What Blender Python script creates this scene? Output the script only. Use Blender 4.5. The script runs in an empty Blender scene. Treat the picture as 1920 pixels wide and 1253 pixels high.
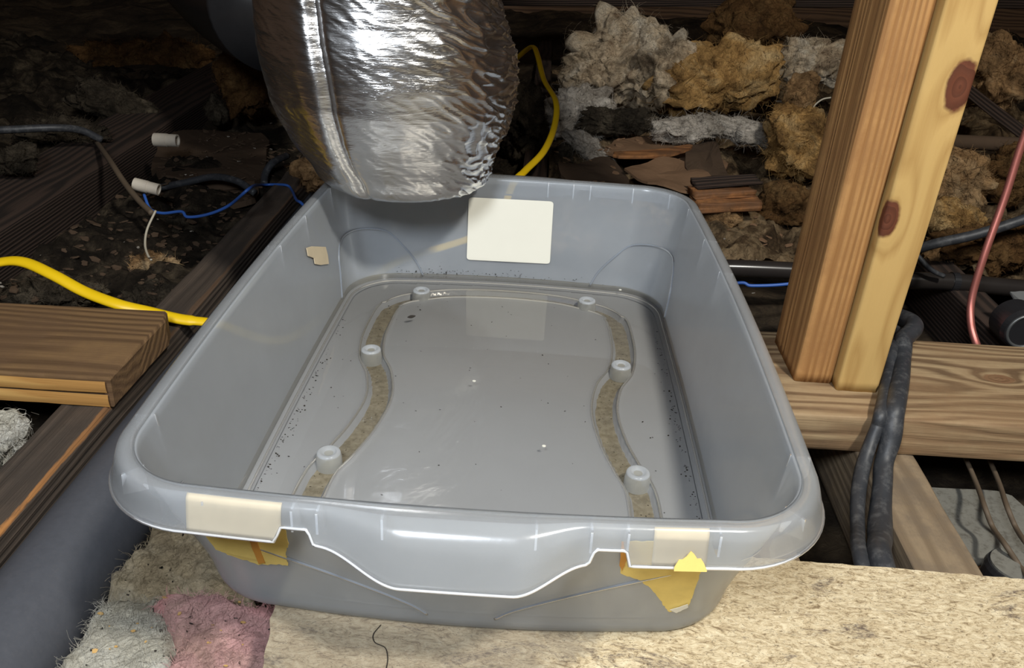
import bpy, bmesh, math, random
import numpy as np
from mathutils import Vector, Matrix, noise, Euler
random.seed(7)
rng = np.random.default_rng(7)
S = bpy.context.scene
C = S.collection
# ------------------------------------------------------------------ camera
FPX = 1547.65
CAM = Vector((0.03176, -0.60681, 0.39647))
EUL = Euler((1.0788578, -0.0432474, 0.0498101), 'XYZ')
cd = bpy.data.cameras.new('camera')
cd.sensor_width = 36; cd.lens = FPX / 1920 * 36; cd.clip_start = .01; cd.clip_end = 30
cam = bpy.data.objects.new('camera', cd); C.objects.link(cam)
cam.location = CAM; cam.rotation_euler = EUL; S.camera = cam
# ------------------------------------------------------------------ light
S.view_settings.view_transform = 'Standard'; S.view_settings.look = 'None'
S.view_settings.gamma = 1; S.view_settings.use_curve_mapping = False
S.view_settings.exposure = 0.0
S.cycles.transparent_max_bounces = 24
S.cycles.max_bounces = 12; S.cycles.diffuse_bounces = 7; S.cycles.transmission_bounces = 10
w = bpy.data.worlds.new('world'); S.world = w; w.use_nodes = True
w.node_tree.nodes['Background'].inputs[0].default_value = (.55, .62, .75, 1)
w.node_tree.nodes['Background'].inputs[1].default_value = .05

def area(name, loc, target, size, power, col):
    l = bpy.data.lights.new(name, 'AREA'); l.shape = 'DISK'; l.size = size; l.energy = power; l.color = col
    o = bpy.data.objects.new(name, l); C.objects.link(o); o.location = loc
    o.rotation_euler = (Vector(target) - Vector(loc)).to_track_quat('-Z', 'Y').to_euler()
    return o
area('work_light', (.66, -.95, 1.55), (.1, .3, 0), .16, 30, (1, .965, .89))
area('near_fill', (-.14, -.84, .80), (0, .1, 0), .22, 9.5, (.87, .93, 1))  # added fill near the camera, lifting the tub front and near insulation

# ------------------------------------------------------------------ geometry helpers
RM = EUL.to_matrix()
def ray(px, py):
    return RM @ Vector(((px - 960) / FPX, -(py - 626.5) / FPX, -1))
def PZ(px, py, z):            # the point of the level z seen there
    d = ray(px, py); return CAM + d * ((z - CAM.z) / d.z)
def PY(px, py, y):            # the point of the upright plane y seen there
    d = ray(px, py); return CAM + d * ((y - CAM.y) / d.y)
def fbm(p, o=4, h=.9):
    return noise.fractal(Vector(p), h, 2.0, o)

def link(name, verts, faces, mat, parent=None, smooth=False, base=None):
    """mesh from world coordinates; origin moved to its own base (or to parent's)"""
    V = np.array([tuple(v) for v in verts], float)
    if base is None:
        base = np.array([V[:, 0].mean(), V[:, 1].mean(), V[:, 2].min()])
    base = np.array(tuple(base), float)
    me = bpy.data.meshes.new(name)
    me.from_pydata((V - base).tolist(), [], [tuple(f) for f in faces]); me.update()
    if smooth: me.polygons.foreach_set('use_smooth', [True] * len(me.polygons))
    if mat is not None: me.materials.append(mat)
    o = bpy.data.objects.new(name, me); C.objects.link(o)
    if parent is not None:
        o.parent = parent; o.location = base - np.array(tuple(parent_world(parent)))
    else: o.location = base
    return o
def parent_world(p):
    v = Vector(p.location); q = p.parent
    while q is not None: v = v + Vector(q.location); q = q.parent
    return v
def tag(o, label, cat, group=None, kind=None):
    o['label'] = label; o['category'] = cat
    if group: o['group'] = group
    if kind: o['kind'] = kind
    return o
def empty(name, loc, label, cat, group=None):
    o = bpy.data.objects.new(name, None); o.empty_display_size = .02; C.objects.link(o); o.location = loc
    return tag(o, label, cat, group)

def bm_arrays(bm):
    bm.verts.index_update()
    V = [v.co.copy() for v in bm.verts]; F = [[v.index for v in f.verts] for f in bm.faces]
    bm.free(); return V, F
def beam_mesh(length, w_, h_, seg=.01, rough=.0006, chip=0.0, seed=0, bevel=.002, axis=0):
    """sawn timber along X, centred in y, bottom at z=0, edges rounded and faces lightly uneven"""
    n = max(2, int(length / seg)); prof = []
    b = bevel; k = 5
    def side(p, q, m):
        for i in range(m): prof.append((p[0] + (q[0] - p[0]) * i / m, p[1] + (q[1] - p[1]) * i / m))
    y0, y1, z0, z1 = -w_ / 2, w_ / 2, 0, h_
    side((y0 + b, z0), (y1 - b, z0), 4); prof.append((y1 - b, z0)); side((y1, z0 + b), (y1, z1 - b), 8)
    prof.append((y1, z1 - b)); prof.append((y1 - b * .3, z1 - b * .3)); side((y1 - b, z1), (y0 + b, z1), 8)
    prof.append((y0 + b, z1)); prof.append((y0 + b * .3, z1 - b * .3)); side((y0, z1 - b), (y0, z0 + b), 8); prof.append((y0, z0 + b))
    m = len(prof); V = []; F = []
    for i in range(n + 1):
        x = length * i / n
        for (y, z) in prof:
            d = fbm((x * 6 + seed, y * 90, z * 90), 3) * rough
            cy, cz = y, z
            if chip and z > h_ - b * 1.5 and abs(y) > w_ / 2 - b * 1.5:
                c = max(0, noise.noise(Vector((x * 14 + seed, y * 3, 1)))) * chip
                cz -= c; cy -= math.copysign(c * .8, y)
            V.append(Vector((x, cy * (1 + d / w_ * 2), cz * (1 + d / h_ * 2))))
    for i in range(n):
        for j in range(m):
            a, b2 = i * m + j, i * m + (j + 1) % m
            F.append((a, b2, b2 + m, a + m))
    F.append(tuple(range(m - 1, -1, -1))); F.append(tuple(range(n * m, n * m + m)))
    return V, F
def timber(name, p0, p1, w_, h_, mat, up=(0, 0, 1), **k):
    """p0,p1: the middle of the bottom face's ends; a mesh with its own axes, so the grain runs along it"""
    p0, p1 = Vector(p0), Vector(p1); d = p1 - p0
    V, F = beam_mesh(d.length, w_, h_, **k)
    me = bpy.data.meshes.new(name); me.from_pydata(V, [], F); me.update(); me.materials.append(mat)
    me.polygons.foreach_set('use_smooth', [True] * len(me.polygons))
    o = bpy.data.objects.new(name, me); C.objects.link(o)
    x = d.normalized(); u = Vector(up); y = u.cross(x).normalized(); z = x.cross(y)
    o.matrix_world = Matrix.Translation(p0) @ Matrix((x, y, z)).transposed().to_4x4()
    sm = me.attributes.get('sharp_edge')
    return o

def catmull(P, n=10):
    P = [Vector(p) for p in P]; out = []
    Q = [P[0] * 2 - P[1]] + P + [P[-1] * 2 - P[-2]]
    for i in range(1, len(Q) - 2):
        a, b, c, d = Q[i - 1:i + 3]
        for k in range(n):
            t = k / n
            out.append(.5 * ((2 * b) + (c - a) * t + (2 * a - 5 * b + 4 * c - d) * t * t + (3 * b - a - 3 * c + d) * t ** 3))
    out.append(P[-1]); return out
def tube(path, r, seg=12, flat=1.0, rfun=None, caps=True):
    V = []; F = []; n = len(path); up = Vector((0, 0, 1)); prev = None
    for i, p in enumerate(path):
        t = (path[min(i + 1, n - 1)] - path[max(i - 1, 0)]).normalized()
        if prev is None:
            s = t.cross(up)
            if s.length < .1: s = t.cross(Vector((1, 0, 0)))
            s.normalize()
        else:
            s = (prev - t * prev.dot(t)).normalized()
        prev = s; q = s.cross(t)
        rr = r * (rfun(i / (n - 1)) if rfun else 1)
        for j in range(seg):
            a = 2 * math.pi * j / seg
            V.append(p + s * math.cos(a) * rr + q * math.sin(a) * rr * flat)
    for i in range(n - 1):
        for j in range(seg):
            a, b = i * seg + j, i * seg + (j + 1) % seg
            F.append((a, b, b + seg, a + seg))
    if caps: F.append(tuple(range(seg - 1, -1, -1))); F.append(tuple(range((n - 1) * seg, n * seg)))
    return V, F
def cable(name, pts, r, mat, label=None, cat=None, n=10, seg=10, flat=1.0, rfun=None, parent=None):
    V, F = tube(catmull(pts, n), r, seg, flat, rfun)
    o = link(name, V, F, mat, parent, smooth=True)
    if label: tag(o, label, cat)
    return o

# ------------------------------------------------------------------ materials
class NT:
    def __init__(s, name):
        s.m = bpy.data.materials.new(name); s.m.use_nodes = True; s.t = s.m.node_tree; s.t.nodes.clear()
        s.out = s.n('ShaderNodeOutputMaterial')
    def n(s, ty, **k):
        x = s.t.nodes.new(ty)
        for a, v in k.items():
            if a.startswith('i_'):
                key = a[2:].replace('_', ' ')
                x.inputs[int(key) if key.isdigit() else key].default_value = v
            else: setattr(x, a, v)
        return x
    def l(s, a, b): s.t.links.new(a, b)
    def coords(s, scale=(1, 1, 1), src='Object', rot=(0, 0, 0)):
        c = s.n('ShaderNodeTexCoord'); m = s.n('ShaderNodeMapping'); m.inputs['Scale'].default_value = scale
        m.inputs['Rotation'].default_value = rot
        s.l(c.outputs[src], m.inputs[0]); return m.outputs[0]
    def noise(s, v, scale, detail=4, rough=.55, dist=0):
        x = s.n('ShaderNodeTexNoise'); s.l(v, x.inputs['Vector']); x.inputs['Scale'].default_value = scale
        x.inputs['Detail'].default_value = detail; x.inputs['Roughness'].default_value = rough; x.inputs['Distortion'].default_value = dist
        return x.outputs['Fac']
    def ramp(s, f, stops, interp='LINEAR'):
        x = s.n('ShaderNodeValToRGB'); s.l(f, x.inputs[0]); e = x.color_ramp.elements; x.color_ramp.interpolation = interp
        while len(e) < len(stops): e.new(.5)
        for i, (p, c) in enumerate(stops):
            e[i].position = p; e[i].color = (c[0], c[1], c[2], 1) if not isinstance(c, (int, float)) else (c, c, c, 1)
        return x.outputs[0]
    def mix(s, f, a, b, mode='MIX'):
        x = s.n('ShaderNodeMix', data_type='RGBA', blend_type=mode)
        for v, i in ((f, 0), (a, 6), (b, 7)):
            if isinstance(v, (int, float)): x.inputs[i].default_value = v
            elif isinstance(v, tuple): x.inputs[i].default_value = (*v, 1)
            else: s.l(v, x.inputs[i])
        return x.outputs[2]
    def math(s, op, a, b=0.0, clamp=False):
        x = s.n('ShaderNodeMath', operation=op, use_clamp=clamp)
        for v, i in ((a, 0), (b, 1)):
            if isinstance(v, (int, float)): x.inputs[i].default_value = v
            else: s.l(v, x.inputs[i])
        return x.outputs[0]
    def bump(s, h, dist, strength=1, normal=None):
        x = s.n('ShaderNodeBump'); x.inputs['Distance'].default_value = dist; x.inputs['Strength'].default_value = strength
        s.l(h, x.inputs['Height'])
        if normal is not None: s.l(normal, x.inputs['Normal'])
        return x.outputs[0]
    def principled(s, col, rough=.7, metal=0, normal=None, **k):
        x = s.n('ShaderNodeBsdfPrincipled')
        if isinstance(col, tuple): x.inputs['Base Color'].default_value = (*col, 1)
        else: s.l(col, x.inputs['Base Color'])
        if isinstance(rough, (int, float)): x.inputs['Roughness'].default_value = rough
        else: s.l(rough, x.inputs['Roughness'])
        x.inputs['Metallic'].default_value = metal
        if normal is not None: s.l(normal, x.inputs['Normal'])
        for a, v in k.items(): x.inputs[a.replace('_', ' ')].default_value = v
        s.l(x.outputs[0], s.out.inputs[0]); return x

def lin(r, g, b):
    f = lambda c: (c / 255 / 12.92) if c / 255 < .04045 else ((c / 255 + .055) / 1.055) ** 2.4
    return (f(r), f(g), f(b))

def wood(name, pale, dark, ring=60, off=(0, 0, 0), knots=(), grain=1.0, bumpd=.0006, along=3.0, dist=3.0, dirt=None, rough=.72,
         knotcol=(.12, .035, .018), edge=None, contrast=(.35, .7), dirt_scale=9, bands='X'):
    """grain runs along local X; rings come from a bent distance field across it"""
    t = NT(name); v = t.coords((1, 1, 1))
    mp = t.n('ShaderNodeMapping'); mp.inputs['Location'].default_value = off; t.l(v, mp.inputs[0]); v0 = mp.outputs[0]
    st = t.n('ShaderNodeMapping'); st.inputs['Scale'].default_value = (along, 22, 22); t.l(v0, st.inputs[0])
    wob = t.noise(st.outputs[0], 1.0, 2, .5)
    sep = t.n('ShaderNodeSeparateXYZ'); t.l(v0, sep.inputs[0])
    rad = t.math('SQRT', t.math('ADD', t.math('MULTIPLY', sep.outputs[1], sep.outputs[1]), t.math('MULTIPLY', sep.outputs[2], sep.outputs[2])))
    fld = t.math('ADD', t.math('MULTIPLY', rad, ring), t.math('MULTIPLY', wob, dist))
    kmask = None
    for (kx, ky, kz, kr) in knots:     # knots: rings bend round them
        d = t.n('ShaderNodeVectorMath', operation='SUBTRACT'); t.l(v, d.inputs[0]); d.inputs[1].default_value = (kx, ky, kz)
        ms = t.n('ShaderNodeVectorMath', operation='MULTIPLY'); t.l(d.outputs[0], ms.inputs[0]); ms.inputs[1].default_value = (.55, 1, 1)
        ln = t.n('ShaderNodeVectorMath', operation='LENGTH'); t.l(ms.outputs[0], ln.inputs[0])
        dn = t.math('DIVIDE', ln.outputs['Value'], kr)
        fall = t.math('POWER', 2.718, t.math('MULTIPLY', dn, -0.9))
        fld = t.math('ADD', fld, t.math('MULTIPLY', fall, 3.2))
        k = t.math('SUBTRACT', 1.0, t.math('MULTIPLY', t.math('SUBTRACT', t.math('ADD', dn, t.math('MULTIPLY', t.noise(v, 120, 2), .35)), .95), 5), True)
        kmask = k if kmask is None else t.math('MAXIMUM', kmask, k)
    saw = t.math('FRACT', fld)
    tri = t.math('ABSOLUTE', t.math('SUBTRACT', t.math('MULTIPLY', saw, 2), 1))
    fs = t.n('ShaderNodeMapping'); fs.inputs['Scale'].default_value = (12, 420, 420); t.l(v0, fs.inputs[0])
    fine = t.noise(fs.outputs[0], 1, 3, .6)
    bandf = t.math('ADD', t.math('MULTIPLY', tri, .75), t.math('MULTIPLY', fine, .35))
    col = t.ramp(bandf, [(contrast[0], dark), (contrast[1], pale)])
    big = t.noise(v, 11, 3)
    col = t.mix(t.math('MULTIPLY', t.math('SUBTRACT', big, .35, True), .6), col, tuple(c * .72 for c in pale))
    if kmask is not None:
        kc = t.ramp(t.math('FRACT', t.math('MULTIPLY', fld, 1.6)), [(0, knotcol), (1, tuple(c * 1.5 for c in knotcol))])
        col = t.mix(kmask, col, kc)
    if dirt:
        dm = t.ramp(t.noise(v, dirt_scale, 6, .7), [(.42, 0), (.62, 1)])
        col = t.mix(t.math('MULTIPLY', dm, .75), col, dirt)
    if edge:   # splintered raw arris: (y, z, width, colour)
        s2 = t.n('ShaderNodeSeparateXYZ'); t.l(v, s2.inputs[0])
        ey = t.math('ABSOLUTE', t.math('SUBTRACT', s2.outputs[1], edge[0])); ez = t.math('ABSOLUTE', t.math('SUBTRACT', s2.outputs[2], edge[1]))
        es = t.n('ShaderNodeMapping'); es.inputs['Scale'].default_value = (12, 60, 60); t.l(v, es.inputs[0])
        dd = t.math('ADD', t.math('ADD', ey, ez), t.math('MULTIPLY', t.math('SUBTRACT', t.noise(es.outputs[0], 1, 5, .65), .5), edge[2] * 3.0))
        em = t.math('SUBTRACT', 1.0, t.math('DIVIDE', dd, edge[2]), True)
        em = t.math('MULTIPLY', em, 2.5, True)
        if len(edge) > 4:
            em = t.math('MULTIPLY', em, t.ramp(t.math('ADD', s2.outputs[0], t.math('MULTIPLY', t.noise(v, 14, 3), .2)), [(edge[4], 1), (edge[4] + .25, .12)]))
        col = t.mix(em, col, edge[3])
    n1 = t.bump(bandf, bumpd, grain)
    n2 = t.bump(fine, bumpd * .6, 1, n1)
    t.principled(col, rough, normal=n2, Specular_IOR_Level=.3)
    return t.m

def fluff(name, cols, dirt=(.02, .017, .013), scale=14, dirt_amt=.55, speck=True, fd=.75):
    t = NT(name); v = t.coords()
    oi = t.n('ShaderNodeObjectInfo'); ad = t.n('ShaderNodeVectorMath', operation='ADD'); t.l(v, ad.inputs[0])
    cx = t.n('ShaderNodeCombineXYZ'); t.l(t.math('MULTIPLY', oi.outputs['Random'], 40), cx.inputs[0]); t.l(cx.outputs[0], ad.inputs[1]); v = ad.outputs[0]
    a = t.noise(v, scale, 5, .6, .8)
    col = t.ramp(a, [(.3 + .4 * i / (len(cols) - 1), c) for i, c in enumerate(cols)])
    fib = t.noise(v, 75, 8, .75, 2.5)
    col = t.mix(t.ramp(fib, [(.33, fd), (.52, 0)]), col, tuple(c * .3 for c in cols[0]))
    dm = t.ramp(t.noise(v, scale * .8, 6, .68, .4), [(.5, 0), (.64, 1)])
    col = t.mix(t.math('MULTIPLY', dm, dirt_amt), col, dirt)
    if speck:
        sp = t.ramp(t.noise(v, 150, 3, .6), [(.68, 0), (.72, 1)]); col = t.mix(sp, col, (.01, .009, .008))
    n1 = t.bump(fib, .006, .9); n2 = t.bump(t.noise(v, 420, 5, .8, 1), .0015, .8, n1)
    t.principled(col, .97, normal=n2, Specular_IOR_Level=.1)
    return t.m

def plain(name, col, rough=.6, metal=0, var=.25, scale=60, bumpd=0.0, spec=.5, dust=None, stretch=(1, 1, 1)):
    t = NT(name); v = t.coords(stretch)
    n = t.noise(v, scale, 5, .6)
    c = t.mix(t.math('MULTIPLY', t.math('SUBTRACT', n, .3, True), var * 3), col, tuple(x * .35 for x in col))
    if dust:
        c = t.mix(t.ramp(t.noise(v, scale * 2.3, 5, .7), [(.5, 0), (.68, .6)]), c, dust)
    nn = t.bump(n, bumpd, 1) if bumpd else None
    t.principled(c, rough, metal, nn, Specular_IOR_Level=spec)
    return t.m

def plastic(name, body, alpha, rough=.22, tint=(.94, .96, .985), scuff=.12, facing=.25):
    """milky polypropylene skin: part clear, part scattering both ways, thin gloss"""
    t = NT(name); v = t.coords()
    big = t.noise(v, 9, 4, .6)
    sc = t.coords((90, 90, 4))
    al = t.math('ADD', alpha, t.math('MULTIPLY', t.math('SUBTRACT', big, .5), scuff))
    tr = t.n('ShaderNodeBsdfTransparent'); tr.inputs[0].default_value = (*tint, 1)
    df = t.n('ShaderNodeBsdfDiffuse'); df.inputs[0].default_value = (*body, 1)
    tl = t.n('ShaderNodeBsdfTranslucent'); tl.inputs[0].default_value = (*body, 1)
    m1 = t.n('ShaderNodeMixShader'); m1.inputs[0].default_value = .47; t.l(df.outputs[0], m1.inputs[1]); t.l(tl.outputs[0], m1.inputs[2])
    lw = t.n('ShaderNodeLayerWeight'); lw.inputs[0].default_value = .35
    al2 = t.math('ADD', al, t.math('MULTIPLY', lw.outputs['Facing'], facing), True)
    m2 = t.n('ShaderNodeMixShader'); t.l(al2, m2.inputs[0]); t.l(tr.outputs[0], m2.inputs[1]); t.l(m1.outputs[0], m2.inputs[2])
    gl = t.n('ShaderNodeBsdfGlossy'); gl.inputs['Roughness'].default_value = rough
    fr = t.n('ShaderNodeFresnel'); fr.inputs[0].default_value = 1.45
    nb = t.bump(t.noise(v, 260, 3), .0001, .4); t.l(nb, gl.inputs['Normal'])
    m3 = t.n('ShaderNodeMixShader'); t.l(t.math('MULTIPLY', fr.outputs[0], .8), m3.inputs[0]); t.l(m2.outputs[0], m3.inputs[1]); t.l(gl.outputs[0], m3.inputs[2])
    t.l(m3.outputs[0], t.out.inputs[0]); return t.m

M = {}
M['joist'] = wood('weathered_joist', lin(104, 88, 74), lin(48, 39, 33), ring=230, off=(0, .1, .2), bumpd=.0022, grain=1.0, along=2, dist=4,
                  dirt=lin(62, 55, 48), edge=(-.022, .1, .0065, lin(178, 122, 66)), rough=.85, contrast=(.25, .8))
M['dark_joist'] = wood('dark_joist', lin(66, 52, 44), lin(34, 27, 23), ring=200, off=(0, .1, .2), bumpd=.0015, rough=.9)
M['plank'] = wood('brown_plank', lin(128, 100, 68), lin(88, 66, 44), ring=110, off=(0, .02, -.06), dirt=lin(104, 80, 58), bumpd=.0005, rough=.75)
M['plank_edge'] = wood('fresh_edge', lin(214, 172, 104), lin(176, 130, 72), ring=90, off=(0, .1, .0), bumpd=.0004)
M['plate'] = wood('pale_plate', lin(166, 143, 110), lin(104, 82, 60), ring=130, off=(.02, .012, .03), dirt=lin(140, 112, 82), dirt_scale=6, bumpd=.0007,
                  knots=((.578, .006, .038, .010),), knotcol=(.14, .07, .035), dist=4.5)
M['stud'] = wood('orange_stud', lin(178, 134, 84), lin(148, 106, 62), ring=190, off=(0, .2, .05), bumpd=.0009, dist=6, along=1.2, dirt=lin(150, 108, 66), dirt_scale=16)
M['stud_pale'] = wood('yellow_stud', lin(196, 162, 102), lin(174, 138, 82), ring=26, off=(0, .02, -.12), bumpd=.0003, dist=5,
                      knots=((.169, .0165, .052, .0105), (.279, -.010, .052, .0125)), knotcol=lin(84, 46, 30), contrast=(.15, .6))
M['rough_board'] = wood('rough_grey_board', lin(140, 122, 98), lin(118, 101, 80), ring=120, off=(0, .1, .1), bumpd=.0007, dirt=lin(108, 95, 80), dirt_scale=30, edge=(-.024, .1, .004, lin(190, 130, 70)), rough=.85)
M['block'] = wood('orange_block', lin(158, 108, 66), lin(116, 76, 46), ring=70, off=(0, .05, .1), bumpd=.0008, dirt=lin(96, 70, 50), dirt_scale=30)
M['gold'] = fluff('golden_insulation', [lin(128, 94, 56), lin(208, 164, 102), lin(232, 200, 146)], dirt=lin(58, 44, 30))
M['cream'] = fluff('cream_insulation', [lin(146, 122, 96), lin(222, 200, 168), lin(242, 230, 208)], dirt=lin(70, 60, 48))
M['white'] = fluff('white_insulation', [lin(130, 120, 108), lin(206, 196, 182), lin(232, 224, 212)], dirt=lin(84, 76, 66), dirt_amt=.4)
M['grey'] = fluff('grey_insulation', [lin(40, 36, 30), lin(76, 68, 57), lin(118, 107, 90)], dirt=lin(28, 25, 21))  # tones lowered to put the left background's gloom into the colour
M['ochre'] = fluff('dim_ochre_insulation', [lin(72, 50, 30), lin(112, 82, 50), lin(140, 110, 72)], dirt=lin(34, 27, 20))  # ochre darkened so the left background sits in shade
M['tanfluff'] = fluff('tan_insulation', [lin(112, 84, 56), lin(184, 146, 102), lin(214, 184, 142)], dirt=lin(60, 46, 34))
M['front_white'] = fluff('dusty_white_insulation', [lin(186, 178, 158), lin(226, 221, 204), lin(240, 237, 226)], dirt=lin(150, 138, 114), dirt_amt=.5, fd=.35)
M['pink'] = fluff('pink_insulation', [lin(222, 180, 170), lin(242, 188, 184), lin(246, 146, 152)], dirt=lin(168, 146, 124), dirt_amt=.5, scale=9, fd=.3)
M['front_brown'] = fluff('front_brown_insulation', [lin(132, 116, 90), lin(190, 172, 140), lin(218, 204, 176)], dirt=lin(96, 82, 64), fd=.5)
M['brown_paper'] = plain('brown_paper', lin(128, 100, 76), .9, scale=18, var=.3, bumpd=.002, spec=.2)
M['dark_paper'] = plain('dark_paper', lin(84, 68, 54), .9, scale=18, var=.3, bumpd=.002, spec=.2)
M['rubber'] = plain('black_rubber', lin(52, 54, 58), .5, scale=40, var=.2, dust=lin(96, 96, 96), bumpd=.0006)
M['foam'] = plain('grey_foam', lin(80, 82, 88), .5, scale=160, var=.15, bumpd=.0002, dust=lin(84, 84, 88), spec=.35)
M['blackpipe'] = plain('black_pipe', lin(44, 40, 38), .25, scale=30, var=.2)
M['yellow'] = plain('yellow_sheath', lin(236, 196, 18), .42, scale=50, var=.06)
M['blue'] = plain('blue_wire', lin(50, 92, 168), .45, var=.1)
M['whitewire'] = plain('white_wire', lin(176, 168, 150), .5, var=.1)
M['brownwire'] = plain('brown_wire', lin(92, 78, 62), .7, var=.2)
M['copper'] = plain('copper', lin(196, 122, 112), .42, .7, var=.12)
M['pvc'] = plain('white_pvc', lin(206, 196, 180), .5, var=.15)
M['dark'] = plain('dark_metal', lin(38, 38, 40), .3, var=.2)
M['greyfelt'] = plain('grey_felt', lin(116, 114, 106), .9, scale=70, var=.2, bumpd=.001, dust=lin(70, 64, 56), spec=.2)
M['chip'] = plain('wood_chip', lin(196, 158, 96), .8, var=.2)
M['darkchip'] = plain('dark_crumbs', lin(40, 34, 28), .9, var=.2)
M['roof'] = wood('roof_deck', lin(112, 86, 64), lin(74, 54, 40), ring=70, bumpd=.001)
M['metal'] = plain('grey_sheet', lin(110, 112, 112), .4, .6, var=.1)
t = NT('dusty_floor'); v = t.coords()
a = t.noise(v, 6, 8, .7, 1.2)
c = t.ramp(a, [(.3, lin(26, 22, 18)), (.5, lin(64, 54, 43)), (.62, lin(96, 82, 64)), (.75, lin(52, 44, 36))])
t.principled(c, .95, normal=t.bump(t.noise(v, 60, 7, .8, 2), .008, 1), Specular_IOR_Level=.15); M['dust'] = t.m
# chipboard sheet
t = NT('chipboard'); v = t.coords()
st = t.n('ShaderNodeMapping'); st.inputs['Scale'].default_value = (1, 2.2, 1); st.inputs['Rotation'].default_value = (0, 0, .35); t.l(v, st.inputs[0]); sv = st.outputs[0]
f1 = t.noise(sv, 105, 7, .78, 1.6); f2 = t.noise(sv, 300, 4, .7, 1.6); big = t.noise(v, 7, 4, .6)
col = t.ramp(f1, [(.36, lin(132, 112, 84)), (.46, lin(198, 178, 142)), (.60, lin(228, 212, 178))])
col = t.mix(t.ramp(f2, [(.37, .75), (.43, 0)]), col, lin(96, 80, 62))
st2 = t.n('ShaderNodeMapping'); st2.inputs['Scale'].default_value = (.6, 1.6, 1); st2.inputs['Rotation'].default_value = (0, 0, .5); t.l(v, st2.inputs[0])
bl = t.math('MULTIPLY', t.ramp(t.noise(st2.outputs[0], 24, 7, .76, .8), [(.57, 0), (.62, 1)]), t.ramp(t.noise(sv, 260, 4, .7), [(.4, 1), (.55, .35)]))
col = t.mix(t.math('MULTIPLY', bl, .85), col, lin(82, 68, 66))
sx = t.n('ShaderNodeSeparateXYZ'); t.l(v, sx.inputs[0])
stain = t.ramp(t.math('ADD', t.math('MULTIPLY', sx.outputs[0], -4.2), t.math('MULTIPLY', t.noise(v, 24, 5, .65, 1), .7)), [(.86, 0), (1.12, 1)])
col = t.mix(t.math('MULTIPLY', t.ramp(stain, [(0, 0), (1, 1)]), .62), col, lin(116, 108, 98))
t.principled(col, .85, normal=t.bump(f1, .0009, .8, t.bump(f2, .0004, .6)), Specular_IOR_Level=.25); M['chipboard'] = t.m
# foil
t = NT('foil_jacket'); v = t.coords()
h1 = t.noise(t.coords((9, 9, 75)), 1, 6, .62, .5); h2 = t.noise(t.coords((30, 30, 110)), 1, 4, .6, 1.6); h3 = t.noise(v, 34, 3, .5, 1)
nn = t.bump(h1, .0026, .5); nn = t.bump(h2, .0009, .5, nn)
t.principled(t.mix(h3, (.76, .75, .74), (.88, .88, .89)), .25, 1, nn); M['foil'] = t.m
M['tub'] = plastic('milky_plastic', (.90, .95, 1.0), .29)
M['pan'] = plastic('milky_floor', (.77, .82, .93), .50)
M['rim'] = plastic('milky_rim', (.95, .98, 1.0), .20, facing=.10)
M['arch'] = plastic('arch_line', (.42, .46, .52), .6)
M['bead'] = plastic('milky_bead', (.97, .98, 1.0), .75)
M['post'] = plastic('milky_post', (.90, .94, .98), .5)
t = NT('channel_tint'); v = t.coords(); df = t.n('ShaderNodeBsdfDiffuse'); t.l(t.ramp(t.noise(v, 140, 5, .7), [(.35, lin(132, 126, 112)), (.7, lin(172, 167, 154))]), df.inputs[0])  # tan half-clear layer standing in for the board seen through the channels
tr = t.n('ShaderNodeBsdfTransparent'); mx = t.n('ShaderNodeMixShader'); t.l(t.ramp(t.noise(v, 40, 4, .6), [(.3, .45), (.7, .8)]), mx.inputs[0]); t.l(tr.outputs[0], mx.inputs[1]); t.l(df.outputs[0], mx.inputs[2]); t.l(mx.outputs[0], t.out.inputs[0]); M['channel_tint'] = t.m
M['sticker'] = plain('blank_sticker', lin(222, 220, 207), .6, var=.04, scale=20)
M['tape'] = plain('masking_tape', lin(240, 214, 124), .7, var=.22, scale=45, bumpd=.0005)
M['tape_dark'] = plain('old_tape_edge', lin(216, 152, 62), .7, var=.2, scale=90)
M['tape_pale'] = plain('faded_tape', lin(206, 190, 160), .8, var=.12, scale=80)
t = NT('water'); fr = t.n('ShaderNodeFresnel'); fr.inputs[0].default_value = 1.33
tr = t.n('ShaderNodeBsdfTransparent'); tr.inputs[0].default_value = (.90, .87, .805, 1)
gl = t.n('ShaderNodeBsdfGlossy'); gl.inputs['Roughness'].default_value = .0
gl.inputs['Color'].default_value = (1, 1, 1, 1)
mx = t.n('ShaderNodeMixShader'); t.l(fr.outputs[0], mx.inputs[0]); t.l(tr.outputs[0], mx.inputs[1]); t.l(gl.outputs[0], mx.inputs[2])
t.l(mx.outputs[0], t.out.inputs[0]); M['water'] = t.m

# ------------------------------------------------------------------ setting
def box(name, x0, x1, y0, y1, z0, z1, mat, parent=None):
    V = [(x, y, z) for z in (z0, z1) for y in (y0, y1) for x in (x0, x1)]
    F = [(0, 2, 3, 1), (4, 5, 7, 6), (0, 1, 5, 4), (2, 6, 7, 3), (0, 4, 6, 2), (1, 3, 7, 5)]
    return link(name, V, F, mat, parent)
GZ = -.118
nx, ny = 190, 170; V = []; F = []
for j in range(ny + 1):
    for i in range(nx + 1):
        x = -2 + 4 * i / nx; y = -.75 + 3.6 * j / ny
        V.append((x, y, GZ + .022 * fbm((x * 5, y * 5, 0), 4) + .008 * fbm((x * 26, y * 26, 5), 3) + max(0, y - 1.0) * .06))
for j in range(ny):
    for i in range(nx):
        a = j * (nx + 1) + i; F.append((a, a + 1, a + nx + 2, a + nx + 1))
fl = link('floor', V, F, M['dust'], smooth=True, base=(0, 0, GZ)); fl['kind'] = 'structure'
sub = box('ceiling_board', -2, 2, -2, 2.85, GZ - .06, GZ - .05, M['dust']); sub.name = 'trim_1'; sub['kind'] = 'structure'
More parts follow.
